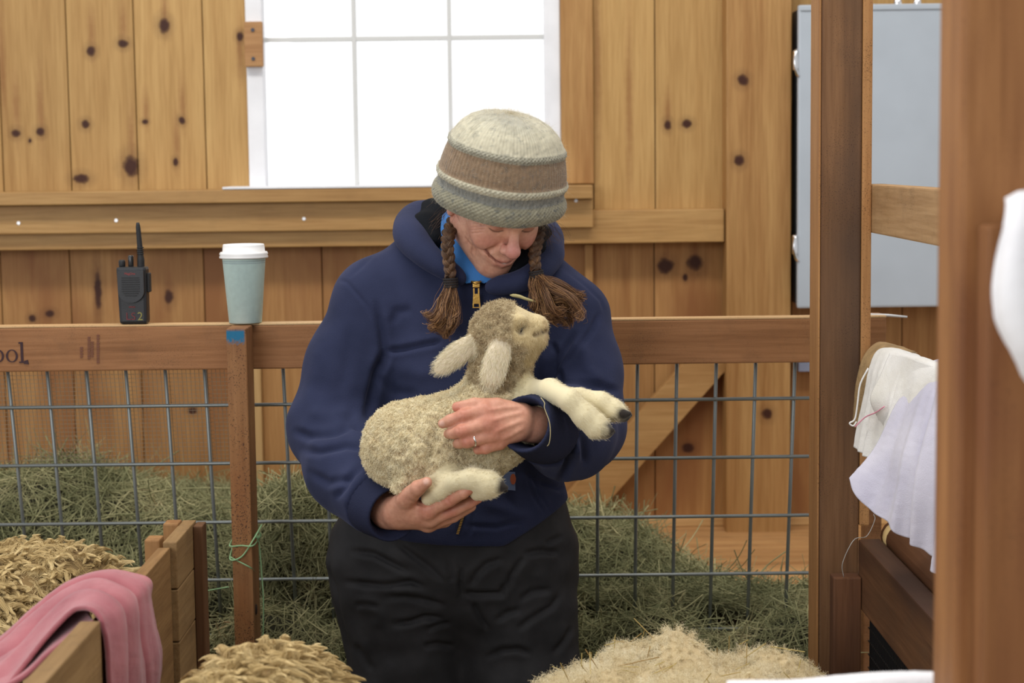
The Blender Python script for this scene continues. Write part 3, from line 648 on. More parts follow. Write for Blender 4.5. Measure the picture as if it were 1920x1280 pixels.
# ================================================================== the person
M3 = lambda P, Yw, Rl: None
def head_rot(P, Yw, Rl):
    f_ = np.array([math.cos(P)*math.sin(Yw), -math.cos(P)*math.cos(Yw), -math.sin(P)]); x_ = np.array([math.cos(Yw), math.sin(Yw), 0]); u_ = np.cross(f_, x_)
    if u_[2] < 0: u_ = -u_
    return np.stack([math.cos(Rl)*x_+math.sin(Rl)*u_, f_, math.cos(Rl)*u_-math.sin(Rl)*x_], 1)
HM = head_rot(math.radians(42.5), math.radians(24.5), math.radians(-2.8)); HO = U(926, 380, 3.25)
H = lambda x, y, z: HO+HM@np.array([x, y, z])
PE = None
SK = Field(axis_((-.46, -.24, .006), (-.24, .13, .0018), (.13, .36, .006)), axis_((2.90, 3.31, .0018), (3.31, 3.6, .007)), axis_((.0, .925, .009), (.925, 1.225, .0018), (1.225, 1.33, .006), (1.33, 1.60, .0018), (1.60, 1.66, .006)))
for sgn in (1, -1): pass
def headshape(F):
    e = lambda c, r, k, **kw: F.ell(H(*c), r, k, HM, **kw)
    e((0, -.015, .052), (.073, .092, .078), .01)
    e((0, .035, -.005), (.060, .058, .084), .03)
    F.cone(H(0, .03, -.05), H(0, .076, -.080), .046, .017, .03)
    for s in (-1, 1):
        F.cone(H(s*.051, .0, -.042), H(s*.016, .074, -.08), .019, .015, .03)
        F.ell(H(s*.041, .062, .000), (.02, .02, .018), .025, HM)
        F.ell(H(s*.035, .075, -.019), (.020, .017, .018), .02, HM)
    F.path([H(-.04, .075, .046), H(-.02, .090, .043), H(0, .092, .041), H(.02, .090, .043), H(.04, .075, .046)], .010, .015)
    for s in (-1, 1): F.ell(H(s*.031, .101, .026), (.015, .013, .011), .012, HM, sub=True)
    for s in (-1, 1): F.ell(H(s*.032, .0775, .0245), (.0155, .014, .0135), .004, HM)
    F.ell(H(0, .082, -.045), (.031, .021, .027), .02, HM)
    F.cone(H(0, .092, .030), H(0, .112, -.004), .0075, .0098, .012)
    F.ell(H(0, .1165, -.0095), (.0138, .0122, .0118), .010, HM)
    for s in (-1, 1):
        F.ell(H(s*.0128, .104, -.0145), (.0078, .0105, .0078), .005, HM)
        F.ell(H(s*.0065, .1125, -.0215), (.0042, .005, .0035), .003, HM, sub=True)
    F.path([H(-.027, .085, -.0405), H(-.013, .0985, -.0425), H(-.003, .1025, -.0415), H(.003, .1025, -.0415), H(.013, .0985, -.0425), H(.027, .085, -.0405)], [.003, .0042, .0045, .0045, .0042, .003], .006)
    F.path([H(-.025, .084, -.045), H(-.012, .0975, -.0505), H(0, .1005, -.052), H(.012, .0975, -.0505), H(.025, .084, -.045)], [.003, .005, .0055, .005, .003], .007)
    for dy in (0, .004, .008): F.path([H(-.034, .082+dy, -.035), H(-.025, .090+dy, -.0405), H(-.012, .1025+dy, -.0462), H(0, .1065+dy, -.0472), H(.012, .1025+dy, -.0462), H(.025, .090+dy, -.0405), H(.034, .082+dy, -.035)], .0015, .003, sub=True)
    for s in (-1, 1):
        F.path([H(s*.0195, .0985, -.014), H(s*.030, .0935, -.026), H(s*.040, .0835, -.038)], .0022, .009, sub=True)
        F.path([H(s*.046, .076, -.036), H(s*.047, .072, -.052)], .0018, .008, sub=True)
    F.ell(H(0, .085, -.079), (.019, .0145, .0145), .018, HM)
    for s in (-1, 1):
        F.ell(H(s*.0745, -.010, .002), (.0075, .017, .028), .006, HM); F.ell(H(s*.0755, -.004, -.024), (.0065, .009, .011), .006, HM)
        F.ell(H(s*.082, -.008, .004), (.005, .009, .015), .004, HM, sub=True)
headshape(SK)
nk = U(893, 540, 3.35)
SK.cone(H(0, -.03, -.045), nk, .05, .056, .03)
# hidden torso, arms and legs: one body
SK.cone(U(880, 590, 3.36), U(862, 960, 3.37), .13, .15, .06, flat=.6); SK.cone(nk, U(880, 640, 3.36), .06, .12, .05, flat=.7)
ra_ = pts_((705, 565, 3.34), (622, 805, 3.305), (728, 958, 3.065)); la_ = pts_((1075, 575, 3.34), (1092, 812, 3.26), (996, 795, 3.005))
SK.path([nk, ra_[0]], [.06, .05], .03); SK.path([nk, la_[0]], [.06, .05], .03)
SK.path(ra_, [.05, .042, .0285], .02); SK.path(la_, [.05, .042, .0285], .02)
for px_, fx in ((752, 765), (962, 975)):
    h_ = U(px_, 1040, 3.37); k_ = U(fx, 1290, 3.35); SK.path([h_, (k_[0], 3.34, .5), (k_[0], 3.36, .1)], [.095, .065, .045], .04); SK.cone((k_[0], 3.38, .04), (k_[0], 3.2, .035), .04, .035, .03)
# her left hand, laid over the lamb
def hand(F, wrist, carp, mcps, fingers, kf=.005):
    F.path(wrist, [.028, .024], .012, flat=.85)
    for m, r in mcps: F.cone(carp, m, .0185, r, .016)
    for pts, rad, first in fingers: F.path(pts, rad, .0035, first=first, mg=.02)
lh_m = pts_((908, 769, 2.960), (916, 792, 2.952), (924, 813, 2.955), (936, 828, 2.966))
hand(SK, pts_((1004, 796, 3.01), (972, 797, 2.985)), U(966, 797, 2.981), [(lh_m[0], .0135), (lh_m[1], .013), (lh_m[2], .0125), (lh_m[3], .0115)], [
    (pts_((908, 769, 2.960), (868, 779, 2.949), (844, 788, 2.953), (830, 794, 2.960)), [.0122, .0108, .0097, .008], .009),
    (pts_((916, 794, 2.952), (866, 808, 2.940), (849, 811, 2.953), (841, 813, 2.972)), [.0122, .0108, .0098, .0085], .008),
    (pts_((924, 815, 2.955), (876, 828, 2.944), (862, 830, 2.961), (857, 832, 2.984)), [.0118, .0102, .0092, .008], .007),
    (pts_((936, 830, 2.966), (910, 840, 2.957), (896, 843, 2.966)), [.0112, .0095, .008], .007),
    (pts_((978, 776, 2.985), (932, 761, 2.972), (890, 758, 2.964), (857, 763, 2.967)), [.019, .0135, .0110, .0088], .014)])
# her right hand, under the lamb
SK.cone(U(748, 960, 3.04), U(770, 958, 3.015), .026, .022, .02)
hand(SK, pts_((726, 960, 3.075), (748, 962, 3.045)), U(756, 962, 3.035), [(U(802, 956, 2.994), .0135), (U(806, 972, 3.008), .013), (U(803, 982, 3.026), .012)], [
    (pts_((802, 958, 2.994), (843, 938, 2.972), (868, 924, 2.956), (885, 914, 2.950)), [.0128, .0108, .0098, .0082], .010),
    (pts_((806, 974, 3.008), (852, 956, 3.0), (880, 943, 2.997), (896, 935, 2.999)), [.0122, .0105, .0095, .008], .009),
    (pts_((803, 984, 3.026), (850, 968, 3.026), (884, 950, 3.028)), [.0118, .010, .008], .009),
    (pts_((798, 986, 3.045), (835, 978, 3.052), (862, 962, 3.055)), [.011, .009, .0075], .009),
    (pts_((744, 958, 3.03), (762, 934, 2.990), (784, 914, 2.957), (800, 904, 2.944)), [.022, .0165, .0125, .0092], .014)])
V, Q = SK.mesh(1, .4); Nn = normals(V, Q)
# skin tint: lips, cheeks, nose, knuckles and nails, plus shade painted into creases
Lc = (V-HO)@HM
def gl(c, r): return np.exp(-(((Lc-np.array(c))/np.array(r))**2).sum(1))
base = np.array(sr(219, 169, 143)); C = np.tile(base, (len(V), 1))
def tintc(w_, col):
    global C
    w_ = np.clip(w_, 0, 1)[:, None]; C = C*(1-w_)+np.array(col)*w_
ishead = (V[:, 2] > 1.33)
hd = ishead.astype(float)
tintc(.16*vnoise(V, 160, 3)+.10, sr(184, 116, 96))
tintc(hd*.75*(gl((-.038, .075, -.012), (.022, .03, .016))+gl((.038, .075, -.012), (.022, .03, .016))), sr(196, 118, 108))
tintc(hd*.8*gl((0, .118, -.008), (.017, .02, .02)), sr(206, 134, 132))
tintc(hd*.5*gl((0, .09, -.08), (.02, .03, .018)), sr(204, 132, 112))
tintc(hd*.75*(gl((0, .1035, -.0415), (.021, .012, .0038))+gl((0, .1005, -.052), (.019, .012, .0048))), sr(176, 98, 94))
ml = [H(-.033, .086, -.036), H(-.025, .092, -.0405), H(-.012, .1035, -.0462), H(0, .1075, -.0472), H(.012, .1035, -.0462), H(.025, .092, -.0405), H(.033, .086, -.036)]
def flat_d(pl): P2 = Lc[:, [0, 2]]; q = [np.array(((np.asarray(p)-HO)@HM)[[0, 2]]) for p in pl]; return np.min([seg_d(P2, u_, v_) for u_, v_ in zip(q, q[1:])], 0)
front = hd*(Lc[:, 1] > .055)
dm = flat_d(ml); tintc(front*.9*np.exp(-(dm/.0017)**2), sr(112, 52, 50)); tintc(front*gl((.001, .104, -.0475), (.0035, .02, .0016))*.8, sr(225, 215, 205))
for s in (-1, 1):
    tintc(hd*.5*gl((s*.032, .09, .026), (.016, .02, .009)), sr(180, 112, 96))
    lash = [H(s*.0185, .0875, .0165), H(s*.026, .0905, .0135), H(s*.034, .0895, .0135), H(s*.043, .083, .0175)]
    dl = flat_d(lash); tintc(front*.85*np.exp(-(dl/.0016)**2), sr(80, 48, 42))
    lid = [H(s*.018, .087, .028), H(s*.026, .0905, .0335), H(s*.036, .0885, .033), H(s*.045, .080, .027)]
    dl = flat_d(lid); tintc(front*.45*np.exp(-(dl/.0018)**2), sr(140, 84, 70))  # shade of the lid crease painted along it
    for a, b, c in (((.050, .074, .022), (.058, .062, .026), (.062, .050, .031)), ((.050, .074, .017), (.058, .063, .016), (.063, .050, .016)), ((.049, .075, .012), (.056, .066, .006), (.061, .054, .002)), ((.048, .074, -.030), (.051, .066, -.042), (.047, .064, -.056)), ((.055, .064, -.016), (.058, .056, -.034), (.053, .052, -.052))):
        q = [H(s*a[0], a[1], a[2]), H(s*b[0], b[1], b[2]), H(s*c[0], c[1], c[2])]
        dl = np.min([seg_d(V, u, v) for u, v in zip(q, q[1:])], 0); g = np.exp(-(dl/.0022)**2)*hd; V = V-Nn*(g*.0011)[:, None]; tintc(.30*g, sr(150, 92, 74))  # wrinkles pressed in, with crease shade painted along them
tintc(hd*.6*(gl((-.0745, -.008, -.01), (.012, .03, .04))+gl((.0745, -.008, -.01), (.012, .03, .04))), sr(206, 128, 122))
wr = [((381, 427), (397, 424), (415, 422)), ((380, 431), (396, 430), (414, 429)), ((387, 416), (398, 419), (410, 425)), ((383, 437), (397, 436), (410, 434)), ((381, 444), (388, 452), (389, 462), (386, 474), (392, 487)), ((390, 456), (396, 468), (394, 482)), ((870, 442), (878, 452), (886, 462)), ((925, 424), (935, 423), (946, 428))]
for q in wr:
    q = [(x if x > 600 else x+500-3, y) for x, y in q]; V0 = V.copy(); V = fold(V, Nn, q, -.0012, 1.9); g = np.clip(((V0-V)*Nn).sum(1)/.0012, 0, 1)*hd; tintc(.5*g, sr(158, 100, 82))  # pressed lines also darkened: their shade is put into the skin colour
# hands: redder knuckles and fingertips, pale nails, tendons
hn = (~ishead) & (V[:, 1] < 3.12)
tintc(hn*.35, sr(204, 140, 112))
for p, r, w_ in [(lh_m[0], .016, .55), (lh_m[1], .017, .7), (lh_m[2], .016, .6), (lh_m[3], .015, .5)]+[(U(*q), .014, .5) for q in ((868, 779, 2.942), (866, 808, 2.932), (876, 828, 2.936), (852, 765, 2.96), (905, 842, 2.955), (843, 938, 2.965), (885, 916, 2.945), (893, 936, 2.99), (800, 957, 2.985), (845, 960, 2.99))]:
    tintc(hn*w_*np.exp(-((np.linalg.norm(V-p, axis=1))/r)**2), sr(190, 104, 86))
for p in (U(828, 794, 2.951), U(799, 902, 2.936)): tintc(hn*.8*np.exp(-((np.linalg.norm(V-p, axis=1))/.0055)**4), sr(226, 186, 168))
for m, r in zip(lh_m, (1, 1, 1, .7)):
    c = U(968, 797, 2.97); a = np.asarray(m)*.8+c*.2; dl = seg_d(V, a, np.asarray(m)*.25+c*.75); g = np.exp(-(dl-.013)**2/.0035**2)*0
for q in (pts_((918, 790, 2.93), (950, 780, 2.93), (985, 772, 2.95)), pts_((924, 812, 2.93), (950, 800, 2.93), (985, 786, 2.95)), pts_((912, 770, 2.94), (945, 764, 2.94), (985, 760, 2.95)), pts_((934, 827, 2.94), (960, 815, 2.94), (985, 800, 2.95))):
    V = fold(V, Nn, [tuple(float(t) for t in proj(p)) for p in q], .0016*1.0, 4.5) if True else V
for q in (((762, 935), (800, 950)), ((770, 948), (790, 944), (800, 950)), ((838, 935), (842, 944)), ((862, 771), (866, 790)), ((858, 800), (862, 818))): V = fold(V, Nn, q, -.0012, 3)
m, nt, b = new_mat('skin')
at = N(nt, 'ShaderNodeAttribute', attribute_name='tint'); tc = N(nt, 'ShaderNodeTexCoord'); n = N(nt, 'ShaderNodeTexNoise', i_Scale=140, i_Detail=6); L(nt, tc.outputs['Object'], n.inputs['Vector'])
r = ramp(nt, [(.3, (.86, .80, .78)), (.7, (1.0, 1.0, 1.0))]); L(nt, n.outputs[0], r.inputs[0]); L(nt, mix(nt, 1., at.outputs['Color'], r.outputs[0], 'MULTIPLY'), b.inputs['Base Color'])
b.inputs['Roughness'].default_value = .48; b.inputs['Specular IOR Level'].default_value = .4
b.inputs['Subsurface Weight'].default_value = .12; b.inputs['Subsurface Radius'].default_value = (.006, .002, .001); b.inputs['Subsurface Scale'].default_value = 1.
n2 = N(nt, 'ShaderNodeTexVoronoi', i_Scale=600); L(nt, tc.outputs['Object'], n2.inputs['Vector']); bp = N(nt, 'ShaderNodeBump', i_Strength=.12, i_Distance=.001); L(nt, n2.outputs['Distance'], bp.inputs['Height']); L(nt, bp.outputs[0], b.inputs['Normal'])
M_skin = m
PE = np_mesh('person', V, Q, M_skin, cols=C)
setp(PE, 'person in navy hoodie and knit hat looking down at the lamb they cradle', 'person')

# ---------------------------------------------------------------- hoodie
G = 0.0033
HF = Field(axis_((-.47, .34, G)), axis_((2.93, 3.56, G)), axis_((.80, 1.50, G)))
HF.cone(U(885, 610, 3.345), U(864, 950, 3.345), .165, .185, .05, flat=.70)
HF.cone(U(880, 560, 3.35), U(880, 700, 3.33), .13, .16, .05, flat=.70)
HF.path(pts_((712, 566, 3.345), (790, 512, 3.37), (905, 505, 3.39), (1005, 540, 3.37), (1068, 588, 3.345)), [.070, .062, .06, .058, .062], .05)
HF.path(pts_((706, 566, 3.335), (662, 690, 3.32), (626, 800, 3.295)), [.076, .079, .079], .04)
def sleeve(pts, rad, p, n):
    T_ = Field(*HF.ax); T_.path(pts, rad, .03); T_.cut(p, n); f, d = HF.F, T_.F; h = np.maximum(.03-np.abs(f-d), 0)/.03; HF.F = np.minimum(f, d)-h*h*.03*.25
def arm_end(a, b, t): a, b = U(*a), U(*b); return a+(b-a)*t, b-a
sleeve(pts_((626, 800, 3.295), (655, 880, 3.20), (722, 953, 3.075)), [.079, .074, .058], *arm_end((655, 880, 3.20), (722, 953, 3.075), .86))
HF.path(pts_((1072, 596, 3.335), (1084, 700, 3.30), (1090, 800, 3.255)), [.068, .073, .077], .04)
sleeve(pts_((1088, 800, 3.255), (1064, 812, 3.15), (1000, 797, 3.015)), [.077, .079, .056], *arm_end((1064, 812, 3.15), (1000, 797, 3.015), .66))
# blouse over the hem
HF.path(pts_((720, 975, 3.34), (865, 985, 3.30), (1010, 950, 3.34)), [.05, .06, .05], .06)
HF.cut(U(860, 1004, 3.3), (-.05, 0, -1)); HF.cut(U(1060, 948, 3.3), (.5, 0, -1))
# neck opening
HF.ell(U(898, 448, 3.30), (.095, .135, .080), .012, sub=True)
HF.cone(U(898, 480, 3.2), U(893, 520, 3.2), .035, .012, .01, sub=True)
# hands come out of the cuffs
V, Q = HF.mesh(2, .5); Nn = normals(V, Q)
def cuff_cut(V, Q, c, d):
    return V, Q
# cloth folds traced where the photo shows them
for ln, dp, wd in (
    # right arm (left in the picture): armpit, crook of the elbow, rolls of the forearm
    (((704, 560), (716, 620), (722, 670), (714, 700)), -.009, 8), (((722, 655), (706, 700), (696, 740), (690, 790)), -.016, 9), (((637, 526), (652, 530), (690, 575), (716, 620)), -.0022, 4), (((652, 525), (700, 480), (742, 455)), -.0022, 4),
    (((655, 795), (690, 806), (704, 812)), -.011, 7), (((548, 806), (580, 818), (630, 812), (660, 798)), -.009, 8), (((560, 842), (600, 848), (650, 838), (690, 845)), -.009, 8), (((572, 880), (620, 905), (655, 900), (690, 870)), -.007, 8),
    (((630, 935), (650, 915), (668, 885)), -.007, 7), (((655, 960), (668, 935), (690, 905)), -.006, 7), (((575, 770), (620, 780), (660, 770)), .006, 14), (((600, 640), (590, 700), (570, 760)), .004, 16), (((660, 600), (650, 680), (640, 740)), -.004, 14),
    # chest
    (((722, 658), (755, 655), (800, 645), (830, 640)), -.010, 6), (((735, 610), (745, 585), (775, 580)), -.004, 9), (((740, 690), (790, 700), (850, 690)), .004, 16), (((700, 700), (740, 735), (790, 740)), -.004, 10), (((830, 560), (850, 600), (870, 640)), -.003, 10),
    # left arm: armpit folds running from the shoulder to the forearm
    (((1080, 620), (1060, 655), (1040, 690), (1036, 720)), -.011, 7), (((1122, 585), (1108, 620), (1078, 660), (1056, 690)), -.007, 6), (((1034, 640), (1042, 660), (1035, 690)), -.009, 6), (((1048, 690), (1054, 715), (1058, 735)), -.010, 6), (((1060, 735), (1090, 722), (1130, 726), (1160, 738)), -.010, 8),
    (((1062, 505), (1100, 535), (1126, 562), (1132, 585)), -.0025, 4), (((1060, 500), (1030, 498), (1000, 510)), -.002, 4), (((1090, 640), (1100, 690), (1130, 715)), .005, 12), (((1010, 620), (1020, 680), (1022, 730)), .005, 10),
    # left forearm: sleeve pushed back in rolls
    (((1020, 760), (1030, 800), (1022, 850), (1006, 880)), -.008, 6), (((1048, 770), (1066, 810), (1066, 860), (1048, 905)), -.014, 7), (((1075, 790), (1090, 830), (1098, 875)), -.008, 7), (((1036, 765), (1048, 810), (1044, 865)), .006, 9), (((1056, 775), (1080, 815), (1084, 870)), .005, 9),
    (((1000, 905), (1050, 915), (1090, 905)), -.012, 7), (((985, 880), (1000, 900), (1040, 908)), -.008, 7),
    # pocket seam and hem
    (((985, 890), (1000, 930), (1022, 962)), -.004, 4), (((994, 886), (1010, 928), (1030, 955)), -.003, 3), (((870, 985), (930, 988), (990, 972)), -.003, 5), (((868, 960), (862, 985), (856, 1004)), -.003, 4), (((886, 960), (884, 985), (880, 1004)), -.003, 4), (((900, 940), (960, 960), (1000, 975)), .003, 12)):
    V = fold(V, Nn, ln, dp, wd)
V = V+Nn*(.0032*vnoise(V*np.array([1, 1, .8]), 22, 11)+.0010*vnoise(V, 60, 12))[:, None]
M_navy, nt, b = new_mat('navy_fleece'); tc = N(nt, 'ShaderNodeTexCoord')
n = N(nt, 'ShaderNodeTexNoise', i_Scale=420, i_Detail=3); L(nt, tc.outputs['Object'], n.inputs['Vector']); n2 = N(nt, 'ShaderNodeTexNoise', i_Scale=9, i_Detail=3); L(nt, tc.outputs['Object'], n2.inputs['Vector'])
r = ramp(nt, [(.3, sr(36, 41, 64)), (.7, sr(48, 53, 79))]); L(nt, n2.outputs[0], r.inputs[0]); L(nt, r.outputs[0], b.inputs['Base Color']); b.inputs['Roughness'].default_value = .9; b.inputs['Specular IOR Level'].default_value = .15
b.inputs['Sheen Weight'].default_value = .25; b.inputs['Sheen Roughness'].default_value = .5; b.inputs['Sheen Tint'].default_value = sr(130, 134, 165)+(1,)
bp = N(nt, 'ShaderNodeBump', i_Strength=.35, i_Distance=.0015); L(nt, n.outputs[0], bp.inputs['Height']); L(nt, bp.outputs[0], b.inputs['Normal'])
HD = np_mesh('hoodie', V, Q, M_navy, PE)
# cuffs
M_navy2 = plain('navy_rib', sr(40, 44, 66), .9, bump=.5, bscale=500, spec=.15)
def cuff(c0, c1, r0, r1, name='cuff'):
    c0, c1 = np.asarray(c0), np.asarray(c1); ax_ = norm(c1-c0); e1_ = norm(np.cross(ax_, [0, 0, 1.])); e2_ = np.cross(ax_, e1_); n_ = 72
    prof = [(0, r0*.90), (.02, r0*.97), (.12, r0), (.3, r0*.97+.03*r1), (.6, r0*.5+r1*.5), (.9, r1), (1, r1*.98), (1.03, r1*.94), (1.0, r1*.86), (.8, r1*.76), (.3, r1*.70)]
    an = np.arange(n_)*2*PI/n_; Vt = np.concatenate([c0+(c1-c0)*t+(rr*(1+.008*np.cos(an*36)))[:, None]*(np.cos(an)[:, None]*e1_+np.sin(an)[:, None]*e2_) for t, rr in prof])
    Vt = Vt+(.0014*vnoise(Vt, 45, 17))[:, None]*ax_; Qt = [(a*n_+k, a*n_+(k+1) % n_, (a+1)*n_+(k+1) % n_, (a+1)*n_+k) for a in range(len(prof)-1) for k in range(n_)]
    return np_mesh(name, Vt, Qt, M_navy2, HD)
cuff(U(1028, 804, 3.048), U(984, 795, 2.962), .0605, .0485); cuff(U(703, 936, 3.103), U(738, 963, 3.040), .0585, .0505)
# hood folded behind the neck, with its dark lining
HG = Field(axis_((-.24, .14, .004)), axis_((3.14, 3.60, .004)), axis_((1.28, 1.54, .004)))
hp = pts_((862, 522, 3.222), (824, 496, 3.235), (786, 464, 3.28), (768, 436, 3.34), (792, 412, 3.43), (905, 412, 3.50), (1008, 428, 3.44), (1032, 462, 3.35), (1022, 498, 3.275), (980, 526, 3.228), (922, 538, 3.212))
hr_ = np.interp(np.linspace(0, 10, 46), range(11), [.011, .017, .022, .027, .034, .040, .030, .021, .0195, .017, .012]); HG.path(list(smooth_path(hp, 46)), hr_, .012)
V, Q = HG.mesh(2); Nn = normals(V, Q); V = V+Nn*(.002*vnoise(V, 40, 21))[:, None]
HOOD = np_mesh('hood', V, Q, M_navy, HD)
HL = Field(axis_((-.24, .14, .004)), axis_((3.16, 3.60, .004)), axis_((1.28, 1.54, .004)))
cx_ = U(905, 455, 3.33)
hp2 = [np.asarray(p)*.78+cx_*.22+np.array([0, .006, .010]) for p in hp[2:-1]]
HL.path(hp2, [.018, .028, .036, .04, .036, .03, .026, .02], .02)
V, Q = HL.mesh(2); np_mesh('hood_lining', V, Q, plain('black_lining', sr(24, 26, 30), .95, bump=.6, bscale=300, spec=.1), HOOD)
# blue turtleneck
TF = Field(axis_((-.16, .08, .004)), axis_((3.2, 3.46, .004)), axis_((1.33, 1.52, .004)))
TF.cone(U(872, 425, 3.345), U(893, 548, 3.295), .064, .072, .01); TF.cut(U(830, 428, 3.32), (-.18, -.5, 1.))
V, Q = TF.mesh(2); Nn = normals(V, Q); V = V+Nn*(.0025*vnoise(V*np.array([1, 1, 2.5]), 45, 31))[:, None]
np_mesh('turtleneck', V, Q, plain('blue_knit', sr(52, 118, 186), .75, bump=.3, bscale=500), PE)

# zipper pull, lower zipper, pocket label
M_gold = plain('brass', sr(196, 156, 84), .32, 1., bump=.2, bscale=300)
def surf_y(x, y, field_V, rad=6):
    px_, py_ = proj(field_V); mm = (np.abs(px_-x) < rad) & (np.abs(py_-y) < rad); return field_V[mm, 1].min() if mm.any() else 3.2
me_ = HD.data; hv = np.empty(len(me_.vertices)*3, np.float32); me_.vertices.foreach_get('co', hv); hv = hv.reshape(-1, 3)
yz = min(surf_y(893, 560, hv), surf_y(893, 575, hv), surf_y(893, 545, hv))-.006
s1 = 1/FPX*yz
mb = MB(); zc = U(893, 533, yz)
mb.box(zc[0]-.0065, zc[0]+.0065, yz-.002, yz+.004, zc[2]-.006, zc[2]+.006, .0015); mb.tube([zc+np.array([-.009, -.001, .005]), zc+np.array([0, -.003, .002]), zc+np.array([.009, -.001, .005])], .0022, 8)
ZP = mb.build('zip_slider', M_gold, HD)
mb = MB(); t0, t1 = U(893, 540, yz), U(893, 577, yz)
def tab(z0, z1, wa, wb): mb.hexa([(zc[0]-wa, yz-.0045, z0), (zc[0]+wa, yz-.0045, z0), (zc[0]+wa, yz-.0028, z0), (zc[0]-wa, yz-.0028, z0), (zc[0]-wb, yz-.0045, z1), (zc[0]+wb, yz-.0045, z1), (zc[0]+wb, yz-.0028, z1), (zc[0]-wb, yz-.0028, z1)], .0004)
zb_, zt_ = t1[2], t0[2]; hgt = zt_-zb_
mb.box(zc[0]-.0072, zc[0]+.0072, yz-.0045, yz-.0028, zb_, zb_+.0018, .0004)
for s in (-1, 1): mb.box(zc[0]+s*.0058-.0014, zc[0]+s*.0058+.0014, yz-.0045, yz-.0028, zb_+.001, zb_+.008, .0003)
tab(zb_+.0075, zb_+hgt*.72, .0068, .0056)
for s in (-1, 1): mb.box(zc[0]+s*.0042-.0014, zc[0]+s*.0042+.0014, yz-.0045, yz-.0028, zb_+hgt*.7, zt_, .0003)
mb.build('zip_pull', M_gold, ZP)
mb = MB(); q0, q1 = (871, 958), (858, 1000)
for i in range(15):
    t = i/14; x, y = q0[0]+(q1[0]-q0[0])*t, q0[1]+(q1[1]-q0[1])*t; yy_ = surf_y(x, y, hv)-.0012; p = U(x, y, yy_); mb.box(p[0]-.0024, p[0]+.0024, yy_-.001, yy_+.003, p[2]-.0008, p[2]+.0008, .0003)
mb.build('zipper_teeth', M_gold, HD)
yl_ = surf_y(953, 900, hv, 8)-.004; pa, pb = U(943, 918, yl_), U(966, 883, yl_)
mb = MB(); mb.hexa([(pa[0]+.004, yl_, pa[2]), (pb[0], yl_, pa[2]-.002), (pb[0], yl_+.0015, pa[2]-.002), (pa[0]+.004, yl_+.0015, pa[2]), (pa[0], yl_, pb[2]), (pb[0], yl_, pb[2]-.002), (pb[0], yl_+.0015, pb[2]-.002), (pa[0], yl_+.0015, pb[2])], .0004)
LB = mb.build('pocket_label', plain('label_cloth', sr(92, 106, 140), .8), HD)
lc = U(962, 898, yl_-.0005); mb = MB()
vs = [mb.bm.verts.new((lc[0]+.0052*math.cos(2*PI*i/24), yl_-.0006, lc[2]+.0098*math.sin(2*PI*i/24))) for i in range(24)]; mb.bm.faces.new(vs); mb.build('label_emblem', plain('orange_print', sr(160, 80, 48), .7), LB)

# ---------------------------------------------------------------- trousers and boots
G = .006
G = .0045
TR = Field(axis_((-.40, .20, G)), axis_((3.1, 3.60, G)), axis_((.06, 1.0, G)))
TR.cone(U(858, 960, 3.36), U(858, 1010, 3.36), .200, .205, .03, flat=.62)
for a_, b_, s in (((742, 1045, 3.36), (764, 1285, 3.345), -1), ((958, 1045, 3.36), (977, 1285, 3.345), 1)):
    p, q = U(*a_), U(*b_); TR.cone(p, q, .128, .108, .04, flat=.85); TR.path([q, (q[0], 3.34, .45), (q[0], 3.36, .09)], [.108, .095, .082], .03)
TR.cut((0, 0, .965), (0, 0, 1)); TR.cut((0, 0, .085), (0, 0, -1))
TR.cone(U(869, 1090, 3.22), (U(869, 1090, 3.3)[0], 3.22, .3), .006, .012, .03, sub=True)
V, Q = TR.mesh(2); Nn = normals(V, Q)
for ln, dp, wd in ((((656, 1033), (701, 1038), (738, 1057), (770, 1073)), -0.008, 6),
    (((741, 1017), (770, 1038), (802, 1062), (834, 1091)), -0.007, 6),
    (((642, 1089), (685, 1094), (722, 1097), (770, 1091), (802, 1102)), -0.009, 6),
    (((714, 1121), (759, 1118), (802, 1126), (839, 1137)), -0.007, 6),
    (((666, 1134), (688, 1131), (712, 1137)), -0.006, 5),
    (((733, 1171), (770, 1166), (797, 1156), (839, 1160)), -0.009, 6),
    (((797, 1182), (820, 1171), (847, 1166)), -0.006, 5),
    (((791, 1211), (820, 1206), (852, 1211)), -0.007, 6),
    (((666, 1206), (680, 1230), (696, 1259)), -0.005, 8),
    (((868, 1110), (892, 1115), (940, 1113), (948, 1089)), -0.009, 6),
    (((882, 1102), (892, 1078), (913, 1057), (945, 1046)), -0.008, 6),
    (((980, 1038), (1014, 1033), (1052, 1036)), -0.009, 6),
    (((1022, 1020), (1036, 1012), (1057, 1004)), -0.006, 5),
    (((953, 1105), (959, 1078), (975, 1054), (982, 1044)), -0.006, 6),
    (((887, 1131), (897, 1152), (916, 1182)), -0.009, 6),
    (((972, 1126), (998, 1110), (1036, 1105)), -0.006, 6),
    (((927, 1166), (951, 1150), (977, 1142)), -0.007, 6),
    (((967, 1182), (993, 1163), (1036, 1137), (1052, 1110)), -0.006, 6),
    (((908, 1235), (940, 1219), (972, 1216), (998, 1227)), -0.007, 6),
    (((1036, 1227), (1057, 1200), (1073, 1174)), -0.006, 6),
    (((839, 1046), (847, 1083), (842, 1091)), -0.005, 5),
    (((866, 1062), (863, 1089), (866, 1121)), -0.008, 4),
    (((623, 1020), (624, 1078), (635, 1115), (644, 1179), (658, 1259)), -0.004, 4),
    (((680, 1105), (712, 1152), (706, 1179)), 0.004, 14),
    (((998, 1073), (1025, 1089), (1038, 1126)), 0.005, 16),
    (((733, 1089), (749, 1110), (786, 1110)), 0.004, 12)):
    V = fold(V, Nn, ln, dp, wd)
V = V+Nn*(.0025*vnoise(V*np.array([.8, .8, 1.6]), 20, 41)+.0016*vnoise(V*np.array([1, 1, 1.6]), 60, 42))[:, None]
